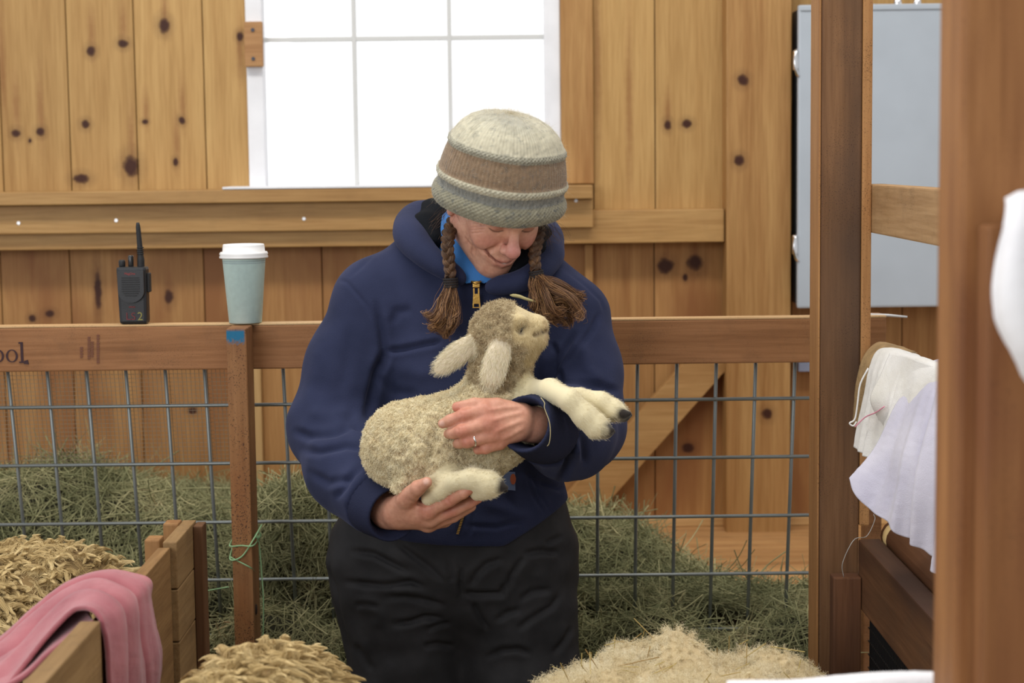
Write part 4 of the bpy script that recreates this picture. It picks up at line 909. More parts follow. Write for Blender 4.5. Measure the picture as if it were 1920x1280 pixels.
M_trs = plain('black_nylon', (.0225, .022, .0235), .7, bump=.25, bscale=60, var=.3, vscale=20, spec=.25)
np_mesh('trousers', V, Q, M_trs, PE)
for fx in (764, 977):
    k_ = U(fx, 1285, 3.345); B = Field(axis_((k_[0]-.08, k_[0]+.08, .006)), axis_((3.06, 3.5, .006)), axis_((-.006, .2, .006)))
    B.cone((k_[0], 3.40, .06), (k_[0], 3.36, .16), .058, .062, .03); B.cone((k_[0], 3.40, .045), (k_[0], 3.17, .04), .05, .045, .04); B.cut((0, 0, .002), (0, 0, -1))
    V, Q = B.mesh(2); np_mesh('boot', V, Q, plain('black_boot', (.02, .02, .02), .5), PE)

# ---------------------------------------------------------------- knit hat
hax = norm(np.array([.165, -.25, .95])); hx = norm(np.cross(hax, np.array([0, 1, 0]))); hx = -hx if hx[0] < 0 else hx; hy = np.cross(hax, hx); hc_ = U(931, 383, 3.25)
pr = np.array([(.104, .006), (.108, -.004), (.114, -.005), (.1195, .003), (.1215, .012), (.1195, .022), (.1145, .029), (.1125, .034), (.114, .042), (.1165, .047), (.1185, .051), (.117, .056), (.1135, .060), (.1125, .07), (.109, .086), (.1045, .102), (.1045, .106), (.1065, .110), (.1035, .115), (.100, .119), (.0955, .127), (.087, .139), (.073, .151), (.055, .160), (.033, .165), (.014, .1665), (.002, .167)])
t_ = np.concatenate([[0], np.cumsum(np.linalg.norm(np.diff(pr, axis=0), axis=1))]); tt_ = np.linspace(0, t_[-1], 150); pr = np.stack([np.interp(tt_, t_, pr[:, 0]), np.interp(tt_, t_, pr[:, 1])], 1)
for _ in range(2): pr[1:-1] = .5*pr[1:-1]+.25*(pr[:-2]+pr[2:])
n = 384; th = np.arange(n)*2*PI/n; R_ = pr[:, 0][:, None]*np.ones(n); h_ = pr[:, 1][:, None]*np.ones(n); TH = th[None]*np.ones((len(pr), 1))
rib = .0006*np.cos(96*TH)*np.where((h_ > .03) & (R_ > .03), 1, .25)
purl = np.where((h_ < .031) | ((h_ > .045) & (h_ < .057)) | ((h_ > .104) & (h_ < .117)), 1, 0)*.0011*np.cos(80*TH+PI*((np.arange(len(pr))//2) % 2)[:, None])
wob = .0022*np.sin(3*TH+.6)+.0016*np.sin(5*TH+2)
gather = -.0030*np.maximum(0, np.cos(8*TH))**6*np.clip((h_-.116)/.02, 0, 1)*(R_ > .01)
sag = .003*np.sin(2*TH+1.)*np.clip((.06-h_)/.06, 0, 1)
R_ = R_+rib+purl+wob*np.clip(R_/.1, 0, 1)+gather
V = hc_+(R_*np.cos(TH))[..., None]*hx+(R_*.97*np.sin(TH))[..., None]*hy+(h_+sag)[..., None]*hax
V = V.reshape(-1, 3); k = len(pr); ii = np.arange(k-1)[:, None]*n; jj = np.arange(n)[None]; Q = np.stack([ii+jj, ii+(jj+1) % n, ii+n+(jj+1) % n, ii+n+jj], -1).reshape(-1, 4)
hh = h_.ravel(); nzv = vnoise(V, 300, 51)*.5+vnoise(V, 900, 52)*.5
cream, grey, brown, tweed, dk = [np.array(sr(*c)) for c in ((192, 186, 163), (130, 130, 123), (136, 114, 91), (143, 139, 119), (92, 96, 96))]
def band(lo, hi, s=.002): return np.clip((hh-lo)/s+.5, 0, 1)*np.clip((hi-hh)/s+.5, 0, 1)
C = np.tile(tweed, (len(V), 1)); 
for lo, hi, c in ((.029, .045, grey), (.045, .0575, cream*.92), (.0575, .104, brown), (.104, .1165, .4*tweed+.3*cream+.3*grey), (.1165, .2, cream)): w_ = band(lo, hi)[:, None]; C = C*(1-w_)+c*w_
w_ = (np.clip((hh-.143)/.02, 0, 1)*.55*np.clip(.6+.6*vnoise(V, 60, 53), 0, 1))[:, None]; C = C*(1-w_)+grey*w_
w_ = (np.clip(nzv-.25, 0, 1)*np.where(hh < .045, 1.2, .5))[:, None]; C = C*(1-np.clip(w_, 0, .8))+dk*np.clip(w_, 0, .8)
C = C*(1+.12*vnoise(V, 500, 54))[:, None]
m, nt, b = new_mat('hat_wool'); at = N(nt, 'ShaderNodeAttribute', attribute_name='tint'); L(nt, at.outputs['Color'], b.inputs['Base Color']); b.inputs['Roughness'].default_value = .95; b.inputs['Specular IOR Level'].default_value = .1; b.inputs['Sheen Weight'].default_value = .3
HAT = np_mesh('knit_hat', V, Q, m, PE, cols=np.clip(C, 0, 1))
Nn = normals(V, Q)
def fuzz(name, V, Nn, count, length, rad, mat, parent, tang=.8, k=5, curl=.3, wts=None, seed=1, grav=0., lift=1.):
    r = np.random.default_rng(seed); p = None if wts is None else wts/wts.sum(); i = r.choice(len(V), count, p=p)
    d = norm(lift*Nn[i]+tang*r.normal(size=(count, 3))); l = length*(.5+r.random(count)); t = np.linspace(0, 1, k)
    c = r.normal(size=(count, 3))*curl; ph = r.random(count)*6.28; c2 = np.cross(d, norm(r.normal(size=(count, 3))))
    P = V[i][:, None]-Nn[i][:, None]*.0006+d[:, None]*(l[:, None]*t)[..., None]+(c[:, None]*(l[:, None]*t**2)[..., None])+c2[:, None]*(np.sin(ph[:, None]+t*5)*l[:, None]*.12*t)[..., None]
    P[..., 2] -= grav*(l[:, None]*t**2)
    return strands(name, P, rad*np.linspace(1, .4, k)[None].repeat(count, 0), mat, parent)
o = fuzz('wool_fuzz', V, Nn, 12000, .005, .00007, strand_mat('fuzz', [(0, sr(190, 178, 150)), (1, sr(226, 216, 190))], .8), HAT, tang=1., curl=.6, seed=5)
setp(o, kind='stuff')

# ---------------------------------------------------------------- hair: two braids with tied tails
M_hair = strand_mat('brown_hair', [(0, sr(58, 42, 32)), (.6, sr(92, 66, 46)), (1, sr(140, 104, 68))], .45, noise=80, spec=.4)
M_hair2 = strand_mat('brown_hair_tail', [(0, sr(74, 50, 34)), (.55, sr(116, 80, 52)), (1, sr(178, 134, 86))], .45, spec=.4)
M_core = plain('hair_core', sr(54, 38, 28), .6)
def braid(path, turns, wid, seed):
    r = np.random.default_rng(seed); k = 90; c = smooth_path(path, k); T = norm(np.gradient(c, axis=0)); sx_ = norm(np.cross(T, np.array([0, 1., 0]))); fy = np.cross(sx_, T); core = []; P = []
    u = np.linspace(0, 1, k); w = wid*np.interp(u, [0, .2, 1], [.9, 1, .82])
    for j in range(3):
        ph = 2*PI*(u*turns+j/3); q = c+sx_*(np.sin(ph)*w*.58)[:, None]+fy*(np.sin(2*ph)*w*.36)[:, None]; core.append((q, w*.52))
        a = r.random(140)*2*PI; tq = norm(np.gradient(q, axis=0)); n1 = norm(np.cross(tq, np.array([.1, 1., .05]))); n2 = np.cross(n1, tq)
        tw = a[:, None]+u*6
        P.append(q[None]+(w*.56*(1+.06*r.normal(size=(140, 1))))[..., None]*(np.cos(tw)[..., None]*n1+np.sin(tw)[..., None]*n2))
    mb = MB()
    for q, w_ in core: mb.tube(q, w_, 10)
    B = mb.build('braid', M_core, PE); o = strands('braid_hair', np.concatenate(P), .00045, M_hair, B); setp(o, kind='stuff'); return B
def tail(B, paths, count, spread0, spread1, seed, mat, curl=.006, clumps=13):
    r = np.random.default_rng(seed); P = []
    for path, wgt in paths:
        m = int(count*wgt); k = 30; c = smooth_path(path, k); u = np.linspace(0, 1, k); cl = max(3, int(clumps*wgt*2)); g = r.integers(0, cl, m)
        co = r.normal(size=(cl, 3))*spread1; cp = r.random(cl)*6.28; cf = 5+6*r.random(cl); cv = norm(r.normal(size=(cl, 3))); cw = curl*(.3+r.random(cl)); cln = .72+.36*r.random(cl)
        ln = cln[g]*(.9+.2*r.random(m)); uu = np.clip(u[None]*ln[:, None], 0, 1); cc = np.stack([np.interp(uu, u, c[:, i]) for i in range(3)], -1)
        o0 = r.normal(size=(m, 3))*spread0; o1 = co[g]+r.normal(size=(m, 3))*spread1*.38; ph = cp[g]+r.normal(size=m)*.35
        cv2 = np.cross(cv, norm(r.normal(size=(cl, 3))))
        P.append(cc+o0[:, None]*(1-u)[None, :, None]+o1[:, None]*np.sin(u*PI*.6)[None, :, None]+cv[g][:, None]*(np.sin(ph[:, None]+cf[g][:, None]*u)*u*cw[g][:, None])[..., None]+cv2[g][:, None]*(np.cos(ph[:, None]+cf[g][:, None]*u)*u**2*cw[g][:, None])[..., None])
        fl = int(m*.07); x = P[-1][:fl]; P[-1][:fl] = x+norm(r.normal(size=(fl, 3)))[:, None]*(np.sin(u*3+r.random((fl, 1))*3)*u*.014)[..., None]
    o = strands('braid_tail', np.concatenate(P), .0003, mat, B); setp(o, kind='stuff')
def tie(B, c, d, r):
    mb = MB()
    for i in range(4):
        z = (i-1.5)*.0045; ax = Matrix((Vector(d).normalized().orthogonal(), Vector(d).normalized().cross(Vector(d).normalized().orthogonal()), Vector(d).normalized())).transposed(); mb.lathe([(r*.92, z-.002), (r, z), (r*.92, z+.002)], Vector(c), 18, ax, cap=False)
    mb.build('hair_tie', plain('dark_elastic', sr(30, 24, 24), .8), B)
bl = pts_((850, 412, 3.275), (842, 436, 3.228), (839, 460, 3.207), (842, 490, 3.20), (845, 520, 3.195)); B1 = braid(bl, 2.8, .0106, 61)
tie(B1, U(845, 530, 3.193), (.05, 0, -1), .0098)
tail(B1, [(pts_((845, 533, 3.193), (845, 562, 3.185), (838, 592, 3.178), (824, 612, 3.172), (815, 604, 3.168)), .5), (pts_((846, 533, 3.193), (850, 565, 3.183), (847, 595, 3.175), (838, 618, 3.170)), .35), (pts_((843, 533, 3.19), (832, 565, 3.185), (818, 590, 3.178), (806, 598, 3.176)), .15)], 1000, .0035, .0060, 62, M_hair2, curl=.007)
br = pts_((1012, 430, 3.265), (1006, 455, 3.235), (1002, 480, 3.22), (1005, 508, 3.21)); B2 = braid(br, 2.2, .0104, 63)
tie(B2, U(1006, 516, 3.205), (.15, 0, -1), .0098)
tail(B2, [(pts_((1007, 519, 3.203), (1030, 535, 3.185), (1060, 552, 3.178), (1078, 572, 3.176), (1070, 592, 3.178)), .34), (pts_((1006, 519, 3.203), (1022, 545, 3.182), (1042, 570, 3.172), (1056, 590, 3.172)), .28), (pts_((1004, 519, 3.203), (1004, 545, 3.182), (1012, 572, 3.168), (1032, 582, 3.165)), .2), (pts_((1008, 522, 3.2), (1030, 560, 3.178), (1046, 588, 3.172), (1052, 612, 3.172)), .18)], 1500, .004, .0085, 64, M_hair2, curl=.011)
# wisps by the ears
r = np.random.default_rng(66); m = 45; a = np.array([U(846+r.normal()*8, 388+r.normal()*5, 3.25) for _ in range(m)]); u = np.linspace(0, 1, 10); d = norm(np.stack([-.3+r.normal(size=m)*.6, -.2+r.normal(size=m)*.4, -.9+r.normal(size=m)*.3], 1)); l = .03+.03*r.random(m)
P = a[:, None]+d[:, None]*(l[:, None]*u)[..., None]+norm(r.normal(size=(m, 3)))[:, None]*(np.sin(u*PI)*.008)[None, :, None]
a2 = np.array([U(1022+r.normal()*8, 420+r.normal()*5, 3.27) for _ in range(m)]); P2 = a2[:, None]+d[:, None]*np.array([-1, 1, 1])*(l[:, None]*u)[..., None]+norm(r.normal(size=(m, 3)))[:, None]*(np.sin(u*PI)*.008)[None, :, None]
o = strands('loose_hair', np.concatenate([P, P2]), .00016, M_hair, PE); setp(o, kind='stuff')
# ring
rp0 = U(888, 824.5, 2.9475); fd = Vector(U(876, 828, 2.944)-U(924, 815, 2.955)).normalized(); e1 = fd.orthogonal().normalized(); ax = Matrix((e1, fd.cross(e1), fd)).transposed()
mb = MB(); mb.lathe([(.0108, -.0017), (.0118, -.0014), (.0121, 0), (.0118, .0014), (.0108, .0017)], rp0, 40, ax, cap=False); mb.build('finger_ring', plain('silver', (.8, .79, .76), .2, 1), PE)
# straws caught on the clothes
mb = MB(); st = smooth_path(pts_((956, 553, 3.168), (972, 555, 3.166), (986, 560, 3.165), (1006, 566, 3.168)), 10); mb.tube(st, [.0008, .003, .0034, .0034, .0032, .003, .0028, .0026, .002, .001], 6); o = mb.build('straw', plain('straw_pale', sr(176, 164, 112), .7)); setp(o, 'flat pale straw caught in the right braid tail', 'straw')
# ================================================================== the lamb in her arms
LF = Field(axis_((-.31, .22, .0025)), axis_((2.90, 3.17, .0025)), axis_((.94, 1.33, .0025)))
LF.cone(U(765, 838, 3.065), U(905, 806, 3.06), .078, .072, .03); LF.cone(U(905, 806, 3.06), U(930, 792, 3.06), .072, .070, .03)
LF.cone(U(925, 780, 3.07), U(937, 690, 3.06), .058, .046, .03)                                       # neck
LF.cone(U(796, 850, 3.02), U(834, 900, 2.99), .052, .030, .03)                                       # thigh
LF.cone(U(784, 862, 2.995), U(750, 914, 2.992), .018, .012, .012)                                    # tail
LF.ell(U(935, 621, 3.05), (.043, .045, .043), .02); LF.cone(U(940, 640, 3.05), U(940, 690, 3.06), .043, .042, .03)
LF.cone(U(952, 615, 3.045), U(996, 617, 3.05), .041, .0275, .02); LF.cone(U(958, 646, 3.045), U(989, 660, 3.045), .031, .0155, .02)
LF.cone(U(985, 640, 3.045), U(1007, 637, 3.048), .024, .014, .015); LF.ell(U(972, 641, 3.018), (.02, .014, .02), .02); LF.ell(U(969, 599, 3.012), (.018, .012, .010), .012)
LF.ell(U(1012, 607, 3.048), (.0135, .017, .0125), .008); LF.ell(U(1011, 634, 3.048), (.0120, .015, .0100), .006)
for yy_ in (3.052, 3.036, 3.022): LF.path(pts_((1030, 620, yy_), (1014, 622, yy_), (1000, 629, yy_)), .0034, .003, sub=True)           # mouth
LF.ell(U(1022, 606, 3.035), (.003, .004, .002), .003, sub=True)
LF.ell(U(979, 618, 3.006), (.009, .008, .006), .008, sub=True); LF.ell(U(979, 618, 3.016), (.010, .008, .0075), .003)
def leaf(base, tip, w_, th_, n_):
    b_, t_ = np.array(base), np.array(tip); c = (b_+t_)/2; d = norm(t_-b_); n_ = norm(np.array(n_)-d*(np.array(n_)@d)); s = np.cross(d, n_)
    M = np.stack([d, s, n_], 1); LF.ell(c, (np.linalg.norm(t_-b_)/2, w_, th_), .008, M); LF.ell(b_*.7+t_*.3, (np.linalg.norm(t_-b_)*.34, w_*.86, th_*1.1), .008, M)
leaf(U(893, 636, 3.035), U(814, 698, 3.02), .0185, .0062, (.25, -1, .35))
leaf(U(941, 642, 3.000), U(915, 732, 2.975), .0205, .0062, (.15, -1, .1))
LF.path(pts_((968, 757, 3.075), (998, 739, 3.05), (1030, 731, 2.995), (1068, 750, 2.948), (1096, 779, 2.945), (1118, 799, 2.945), (1136, 808, 2.945)), [.028, .021, .0185, .0175, .0195, .0200, .013], .008, first=.02)
LF.path(pts_((975, 752, 3.07), (1040, 744, 3.02), (1085, 746, 2.99), (1125, 754, 2.982), (1150, 769, 2.98), (1169, 778, 2.978)), [.028, .020, .0165, .0175, .0185, .012], .006, first=.02)
for a_, r_ in (((1138, 807, 2.932), 0), ((1140, 810, 2.952), 0)): LF.cone(U(*a_), U(a_[0]+11, a_[1]-1, a_[2]), .0095, .004, .004)
for a_ in ((1169, 776, 2.968), (1170, 779, 2.985)): LF.cone(U(*a_), U(a_[0]+12, a_[1]-1, a_[2]), .0095, .004, .004)
LF.path(pts_((834, 905, 2.99), (803, 934, 2.985), (822, 922, 2.972), (852, 902, 2.958), (886, 897, 2.953), (915, 906, 2.953), (930, 911, 2.953)), [.028, .0105, .0125, .0140, .0185, .0212, .0155], .008, first=.015)
LF.cone(U(896, 921, 2.965), U(913, 918, 2.96), .0155, .015, .012)
for a_ in ((934, 910, 2.944), (933, 915, 2.960)): LF.cone(U(*a_), U(a_[0]+16, a_[1]+4, a_[2]), .0105, .0042, .004)
LF.cone(U(818, 890, 2.985), U(812, 913, 2.972), .011, .0095, .006)
# where her hands and sleeve press into the fleece
V, Q = LF.mesh(2, .5); Nn = normals(V, Q); px_, py_ = proj(V)
for ln, dp, wd in ((((830, 775), (815, 830), (800, 880)), -.007, 14), (((845, 830), (880, 860), (940, 868)), -.006, 13), (((780, 905), (800, 870), (815, 840)), -.006, 9), (((880, 700), (905, 730), (985, 728)), -.005, 12), (((770, 760), (830, 790)), .003, 20)): V = fold(V, Nn, ln, dp, wd)
def near(pts, rad):
    d = np.min([seg_d(V, np.array(a), np.array(b_)) for a, b_ in zip(pts, pts[1:])], 0); return np.clip((rad-d)/.008, 0, 1)
leg = np.max([near(pts_((1000, 742, 3.035), (1030, 735, 2.98), (1070, 754, 2.945), (1150, 808, 2.945)), .046), near(pts_((1040, 745, 3.02), (1125, 757, 2.98), (1180, 780, 2.98)), .040), near(pts_((803, 934, 2.985), (852, 902, 2.958), (930, 911, 2.953)), .036)], 0)
ear = np.max([near(pts_((872, 652, 3.03), (815, 699, 3.02)), .03), near(pts_((934, 664, 2.993), (915, 731, 2.975)), .029)], 0)
face = near(pts_((975, 610, 3.04), (1020, 620, 3.05)), .052)*np.clip((px_-955+.10*(py_-600))/12, 0, 1); jaw = near(pts_((984, 655, 3.04), (992, 662, 3.04)), .030); face = np.maximum(face, jaw*.8)
hoof = np.max([near([U(a, b_, c), U(a+12, b_, c)], .0165) for a, b_, c in ((1139, 806, 2.935), (1141, 810, 2.952), (1171, 776, 2.958), (1172, 780, 2.976), (940, 911, 2.944), (940, 916, 2.96))], 0)
sole = np.maximum(near(pts_((1118, 815, 2.94), (1140, 813, 2.94)), .012), near(pts_((1152, 790, 2.96), (1172, 786, 2.965)), .013))
wool = np.clip(1-np.maximum.reduce([leg, ear, face]), 0, 1)
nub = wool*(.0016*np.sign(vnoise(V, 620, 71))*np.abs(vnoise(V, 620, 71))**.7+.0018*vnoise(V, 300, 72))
V = V+Nn*nub[:, None]
C = np.tile(np.array(sr(226, 212, 174)), (len(V), 1))
def tint2(w_, col):
    global C
    w_ = np.clip(w_, 0, 1)[:, None]; C = C*(1-w_)+np.array(col)*w_
tint2(.35*np.clip(vnoise(V, 35, 73), 0, 1), sr(178, 150, 104)); tint2(np.clip(-nub*380, 0, .6)*wool, sr(150, 122, 100))  # blotchy tone; hollows between nubs darkened, shade put into the coat colour
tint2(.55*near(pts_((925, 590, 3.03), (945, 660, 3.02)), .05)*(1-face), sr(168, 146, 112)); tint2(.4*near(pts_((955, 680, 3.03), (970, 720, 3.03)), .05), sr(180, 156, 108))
tint2(leg, sr(226, 214, 176)); tint2(ear*.9, sr(226, 212, 188)); tint2(face*.8, sr(206, 186, 140))
tint2(near(pts_((1016, 606, 3.04), (1024, 612, 3.04)), .012), sr(196, 170, 128)); tint2(near(pts_((1016, 634, 3.04), (1022, 633, 3.04)), .010), sr(190, 164, 122)); tint2(.9*near(pts_((1027, 620, 3.04), (1014, 622, 3.03), (1004, 627, 3.024)), .008), sr(90, 70, 56))
tint2(.9*near(pts_((976, 624, 3.006), (979, 616, 3.006), (984, 611, 3.008)), .0075)*1., sr(70, 62, 66))
tint2(.7*sole, sr(72, 62, 54)); tint2(hoof, sr(48, 42, 38)); tint2(.7*near(pts_((950, 917, 2.95), (956, 919, 2.95)), .006), sr(160, 146, 104)); tint2(.8*near(pts_((817, 903, 2.975), (811, 914, 2.97)), .012), sr(206, 180, 116))
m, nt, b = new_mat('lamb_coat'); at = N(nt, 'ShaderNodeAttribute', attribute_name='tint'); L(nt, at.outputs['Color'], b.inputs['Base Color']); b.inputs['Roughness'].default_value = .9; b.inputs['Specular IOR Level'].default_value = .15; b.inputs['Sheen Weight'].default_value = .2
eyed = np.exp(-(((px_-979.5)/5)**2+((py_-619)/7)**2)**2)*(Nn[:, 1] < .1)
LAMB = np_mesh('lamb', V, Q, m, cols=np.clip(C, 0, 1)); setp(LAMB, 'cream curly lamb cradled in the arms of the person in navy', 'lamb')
Nn = normals(V, Q)
def curls(name, V, Nn, count, length, rad, hel, mat, parent, wts, seed=1, turns=1.6, k=8, droop=0, comb=None, combw=0., jit=.5):
    r = np.random.default_rng(seed); i = r.choice(len(V), count, p=wts/wts.sum()); d = Nn[i]+jit*r.normal(size=(count, 3)); d[:, 2] -= droop
    if comb is not None: d = d*(1-combw)+combw*comb[i]
    d = norm(d); l = length*(.5+r.random(count)); t = np.linspace(0, 1, k); a = norm(np.cross(d, norm(r.normal(size=(count, 3))))); b_ = np.cross(d, a); ph = r.random(count)*6.28; w_ = turns*6.28*(.7+.6*r.random(count))
    ang = ph[:, None]+w_[:, None]*t; P = V[i][:, None]-Nn[i][:, None]*.001+d[:, None]*(l[:, None]*t)[..., None]+hel*np.minimum(t*3, 1)[None, :, None]*(np.cos(ang)[..., None]*a[:, None]+np.sin(ang)[..., None]*b_[:, None])
    o = strands(name, P, rad*np.linspace(1, .5, k)[None].repeat(count, 0), mat, parent); setp(o, kind='stuff'); return o
fr_ = (Nn[:, 1] < .35).astype(float)
M_fl = strand_mat('lamb_fleece', [(0, sr(196, 174, 136)), (.4, sr(226, 211, 172)), (1, sr(242, 234, 206))], .85, noise=60, spec=.1)
M_fl2 = strand_mat('lamb_head_wool', [(0, sr(146, 124, 96)), (.45, sr(190, 170, 134)), (1, sr(222, 208, 174))], .85, noise=60, spec=.1)
M_wh = strand_mat('white_hair', [(0, sr(206, 190, 150)), (.5, sr(232, 222, 190)), (1, sr(242, 236, 214))], .7, spec=.2)
headw = near(pts_((920, 590, 3.04), (945, 640, 3.04), (938, 690, 3.05)), .062)*(1-face)
curls('fleece', V, Nn, 34000, .0042, .00040, .0011, M_fl, LAMB, (wool > .6)*fr_*(1-headw*.9)+1e-9, 74, turns=1.2, jit=.35)
curls('head_wool', V, Nn, 9000, .0058, .00028, .0011, M_fl2, LAMB, wool*headw*fr_+1e-9, 75, turns=1.2)
dirs = np.zeros_like(V); hd_ = U(1150, 808, 2.945)-U(1000, 742, 2.98)
sel = px_ > 985; dirs[sel] = norm(hd_); sel = (py_ > 880) & (px_ < 985); dirs[sel] = norm(U(930, 908, 2.953)-U(810, 930, 2.98)); e_ = ear > .3; dirs[e_ & (px_ < 890)] = norm(U(815, 699, 3.02)-U(893, 634, 3.035)); dirs[e_ & (px_ >= 890)] = norm(U(915, 731, 2.975)-U(941, 640, 3.0)); f_ = face > .3; dirs[f_] = norm(np.array([-.25, -.2, -.75]))
curls('leg_hair', V, Nn, 9000, .0052, .00015, .0004, M_wh, LAMB, (leg > .25)*(1-np.clip(hoof*1.5+sole*.7, 0, 1))*fr_+1e-9, 76, turns=.5, comb=dirs, combw=.68, jit=.3)
curls('ear_hair', V, Nn, 5200, .0085, .00015, .0006, M_wh, LAMB, ear*fr_+1e-9, 77, turns=.5, comb=dirs, combw=.7, jit=.35)
curls('face_hair', V, Nn, 5200, .0058, .00015, .0006, strand_mat('face_hair', [(0, sr(176, 152, 108)), (.5, sr(212, 192, 146)), (1, sr(232, 216, 176))], .8, spec=.15), LAMB, face*(1-np.clip(near(pts_((1014, 608, 3.04), (1022, 632, 3.04)), .011), 0, 1))*fr_*(1-eyed)*(1-near(pts_((1030, 620, 3.036), (1014, 622, 3.036), (1003, 627, 3.03)), .013))+1e-9, 78, turns=.6, comb=dirs, combw=.6, jit=.35)

# ================================================================== sheep lying round the pens
def sheep(name, c, rx, ry, rz, rot, head, label, lockn, lockl, mat, seed, skin, lumps=.02, spread=.011, strands_per=12, wav=.006, rad=.0006, fluff=0):
    c = np.array(c, float); F = Field(axis_((c[0]-.75, c[0]+.75, .014)), axis_((c[1]-.75, c[1]+.75, .014)), axis_((-.01, c[2]+rz+.12, .014)))
    ca, sa = math.cos(rot), math.sin(rot); M = np.array([[ca, -sa, 0], [sa, ca, 0], [0, 0, 1.]])
    ax = M@np.array([1, 0, 0]); sd = M@np.array([0, 1, 0])
    F.ell(c+ax*rx*.18, (rx*.82, ry, rz), .06, M); F.ell(c-ax*rx*.3, (rx*.7, ry*1.02, rz*.97), .06, M)
    hd = c+ax*head*(rx*.98)+np.array([0, 0, -.02])
    F.cone(c+ax*head*rx*.7, hd+ax*head*.12, ry*.62, .085, .06); F.cone(hd+ax*head*.12, hd+ax*head*.30+np.array([0, 0, -.09]), .085, .042, .03)
    for s in (-1, 1): F.cone(hd+ax*head*.10+sd*s*.06, hd+ax*head*.09+sd*s*ry*.85+np.array([0, 0, -.03]), .022, .014, .02)
    for i in (-1, 1):
        for s in (-1, 1): F.path([c+ax*i*rx*.55+sd*s*ry*.5-np.array([0, 0, rz*.5]), np.array([*(c+ax*i*rx*.58+sd*s*ry*.5)[:2], .25]), np.array([*(c+ax*i*rx*.55+sd*s*ry*.5)[:2], .02])], [.075, .036, .032], .04)
    F.cut((0, 0, .002), (0, 0, -1))
    V, Q = F.mesh(2); Nn = normals(V, Q); wl = np.clip((V[:, 2]-c[2]+rz*.75)/.08, 0, 1)*np.clip((((V-c)@ax)*-head+rx*1.02)/.06, 0, 1)
    V = V+Nn*(wl*lumps*vnoise(V, 22, seed))[:, None]; Nn = normals(V, Q)
    if fluff: V = V+Nn*(wl*(.026*np.abs(vnoise(V, 48, seed+3))**.8+.006*vnoise(V, 130, seed+5)))[:, None]; Nn = normals(V, Q)
    O = np_mesh(name, V, Q, skin); setp(O, label, 'sheep')
    if fluff:
        x, y = proj(V); w0 = wl*(y < 1420)*(Nn[:, 2] > -.3)+1e-9; curls('fluff', V, Nn, fluff, .014, .00022, .0026, mat, O, w0, seed, turns=1.8, k=10, droop=.1, jit=.7)
        rb = np.random.default_rng(seed); ib = rb.choice(len(V), 150, p=w0/w0.sum()); db = norm(rb.normal(size=(150, 3))); lb = .02+.05*rb.random(150); tb = np.linspace(-.5, .5, 5)
        ob = strands('straw_bits', V[ib][:, None]+Nn[ib][:, None]*.016+db[:, None]*(lb[:, None]*tb)[..., None], .0007, strand_mat('straw_bits', [(0, sr(150, 120, 70)), (1, sr(196, 176, 110))], .8), O); setp(ob, kind='stuff')
    r = np.random.default_rng(seed); x, y = proj(V); vis = (Nn[:, 1]*(c[1]-0)+Nn[:, 2]*(c[2]-1.55) < .25*0+.5)*(y < 1420)*(x > -120)*(x < 2000)
    w_ = wl*vis+1e-9; i = r.choice(len(V), lockn, p=w_/w_.sum()); k = 9; t = np.linspace(0, 1, k); n = lockn
    d = Nn[i]*1.0+.5*r.normal(size=(n, 3)); d[:, 2] -= .45; d = norm(d); l = lockl*(.65+.7*r.random(n))
    g = np.zeros((n, 3)); g[:, 2] = -1; side = norm(np.cross(d, norm(r.normal(size=(n, 3))))); ph = r.random(n)*6.28
    ctr = V[i][:, None]-Nn[i][:, None]*.010+d[:, None]*(l[:, None]*t)[..., None]+g[:, None]*(l[:, None]*.5*t**2)[..., None]+side[:, None]*(wav*np.sin(ph[:, None]+t*6)*t)[..., None]
    core = spread*.38*(.7+.6*r.random(n))[:, None]*np.sqrt(np.clip(1-t**1.6, .004, 1))[None]*(.55+.45*np.minimum(t*4, 1))
    o = strands('fleece_locks', ctr, core, mat, O); setp(o, kind='stuff')
    m_ = strands_per; a1 = norm(np.cross(d, side)); th_ = r.random((n, m_))*6.28; rr_ = spread*(.2+1.15*r.random((n, m_))); shape = 1-.8*t**1.6; tw = r.normal(size=(n, m_))*1.5
    ang = th_[..., None]+tw[..., None]*t
    P = ctr[:, None]+(rr_[..., None]*shape)[..., None]*(np.cos(ang)[..., None]*side[:, None, None]+np.sin(ang)[..., None]*a1[:, None, None])+(g[:, None, None]*0)
    P[..., 0] += .0012*np.sin(ph[:, None, None]+t*22)
    P = P.reshape(-1, k, 3); o = strands('fleece', P, rad*np.linspace(1, .55, k)[None].repeat(len(P), 0), mat, O); setp(o, kind='stuff'); return O
M_sk = plain('fleece_base', sr(122, 98, 60), .95, bump=.8, bscale=120, var=.25, vscale=40)
M_w1 = strand_mat('golden_fleece', [(0, sr(150, 124, 80)), (.4, sr(200, 174, 122)), (1, sr(232, 212, 164))], .85, noise=16, spec=.1)
M_w3 = strand_mat('cream_fleece', [(0, sr(196, 174, 130)), (.4, sr(228, 212, 172)), (1, sr(244, 236, 210))], .85, noise=14, spec=.1)
zt1 = U(120, 1000, 3.12)[2]
sheep('sheep', (U(-60, 1200, 3.12)[0]-.145, 3.12, zt1-.235), .50, .23, .215, .10, -1, 'golden-fleeced sheep behind the pink towel and pen partition at left', 2300, .046, M_w1, 81, M_sk, wav=.007, spread=.0075, strands_per=44, rad=.00033)
zt2 = U(470, 1172, 2.45)[2]; c2 = U(470, 1280, 2.40)
sheep('sheep', (c2[0]+.004, 2.22, zt2-.240), .44, .124, .225, PI/2-.05, -1, 'blurred tan-fleeced sheep at the bottom between the pen partition and the person', 2100, .055, M_w1, 82, M_sk, lumps=.018, spread=.0085, strands_per=44, rad=.00036)
zt3 = U(1340, 1186, 2.90)[2]; c3 = U(1268, 1280, 2.90)
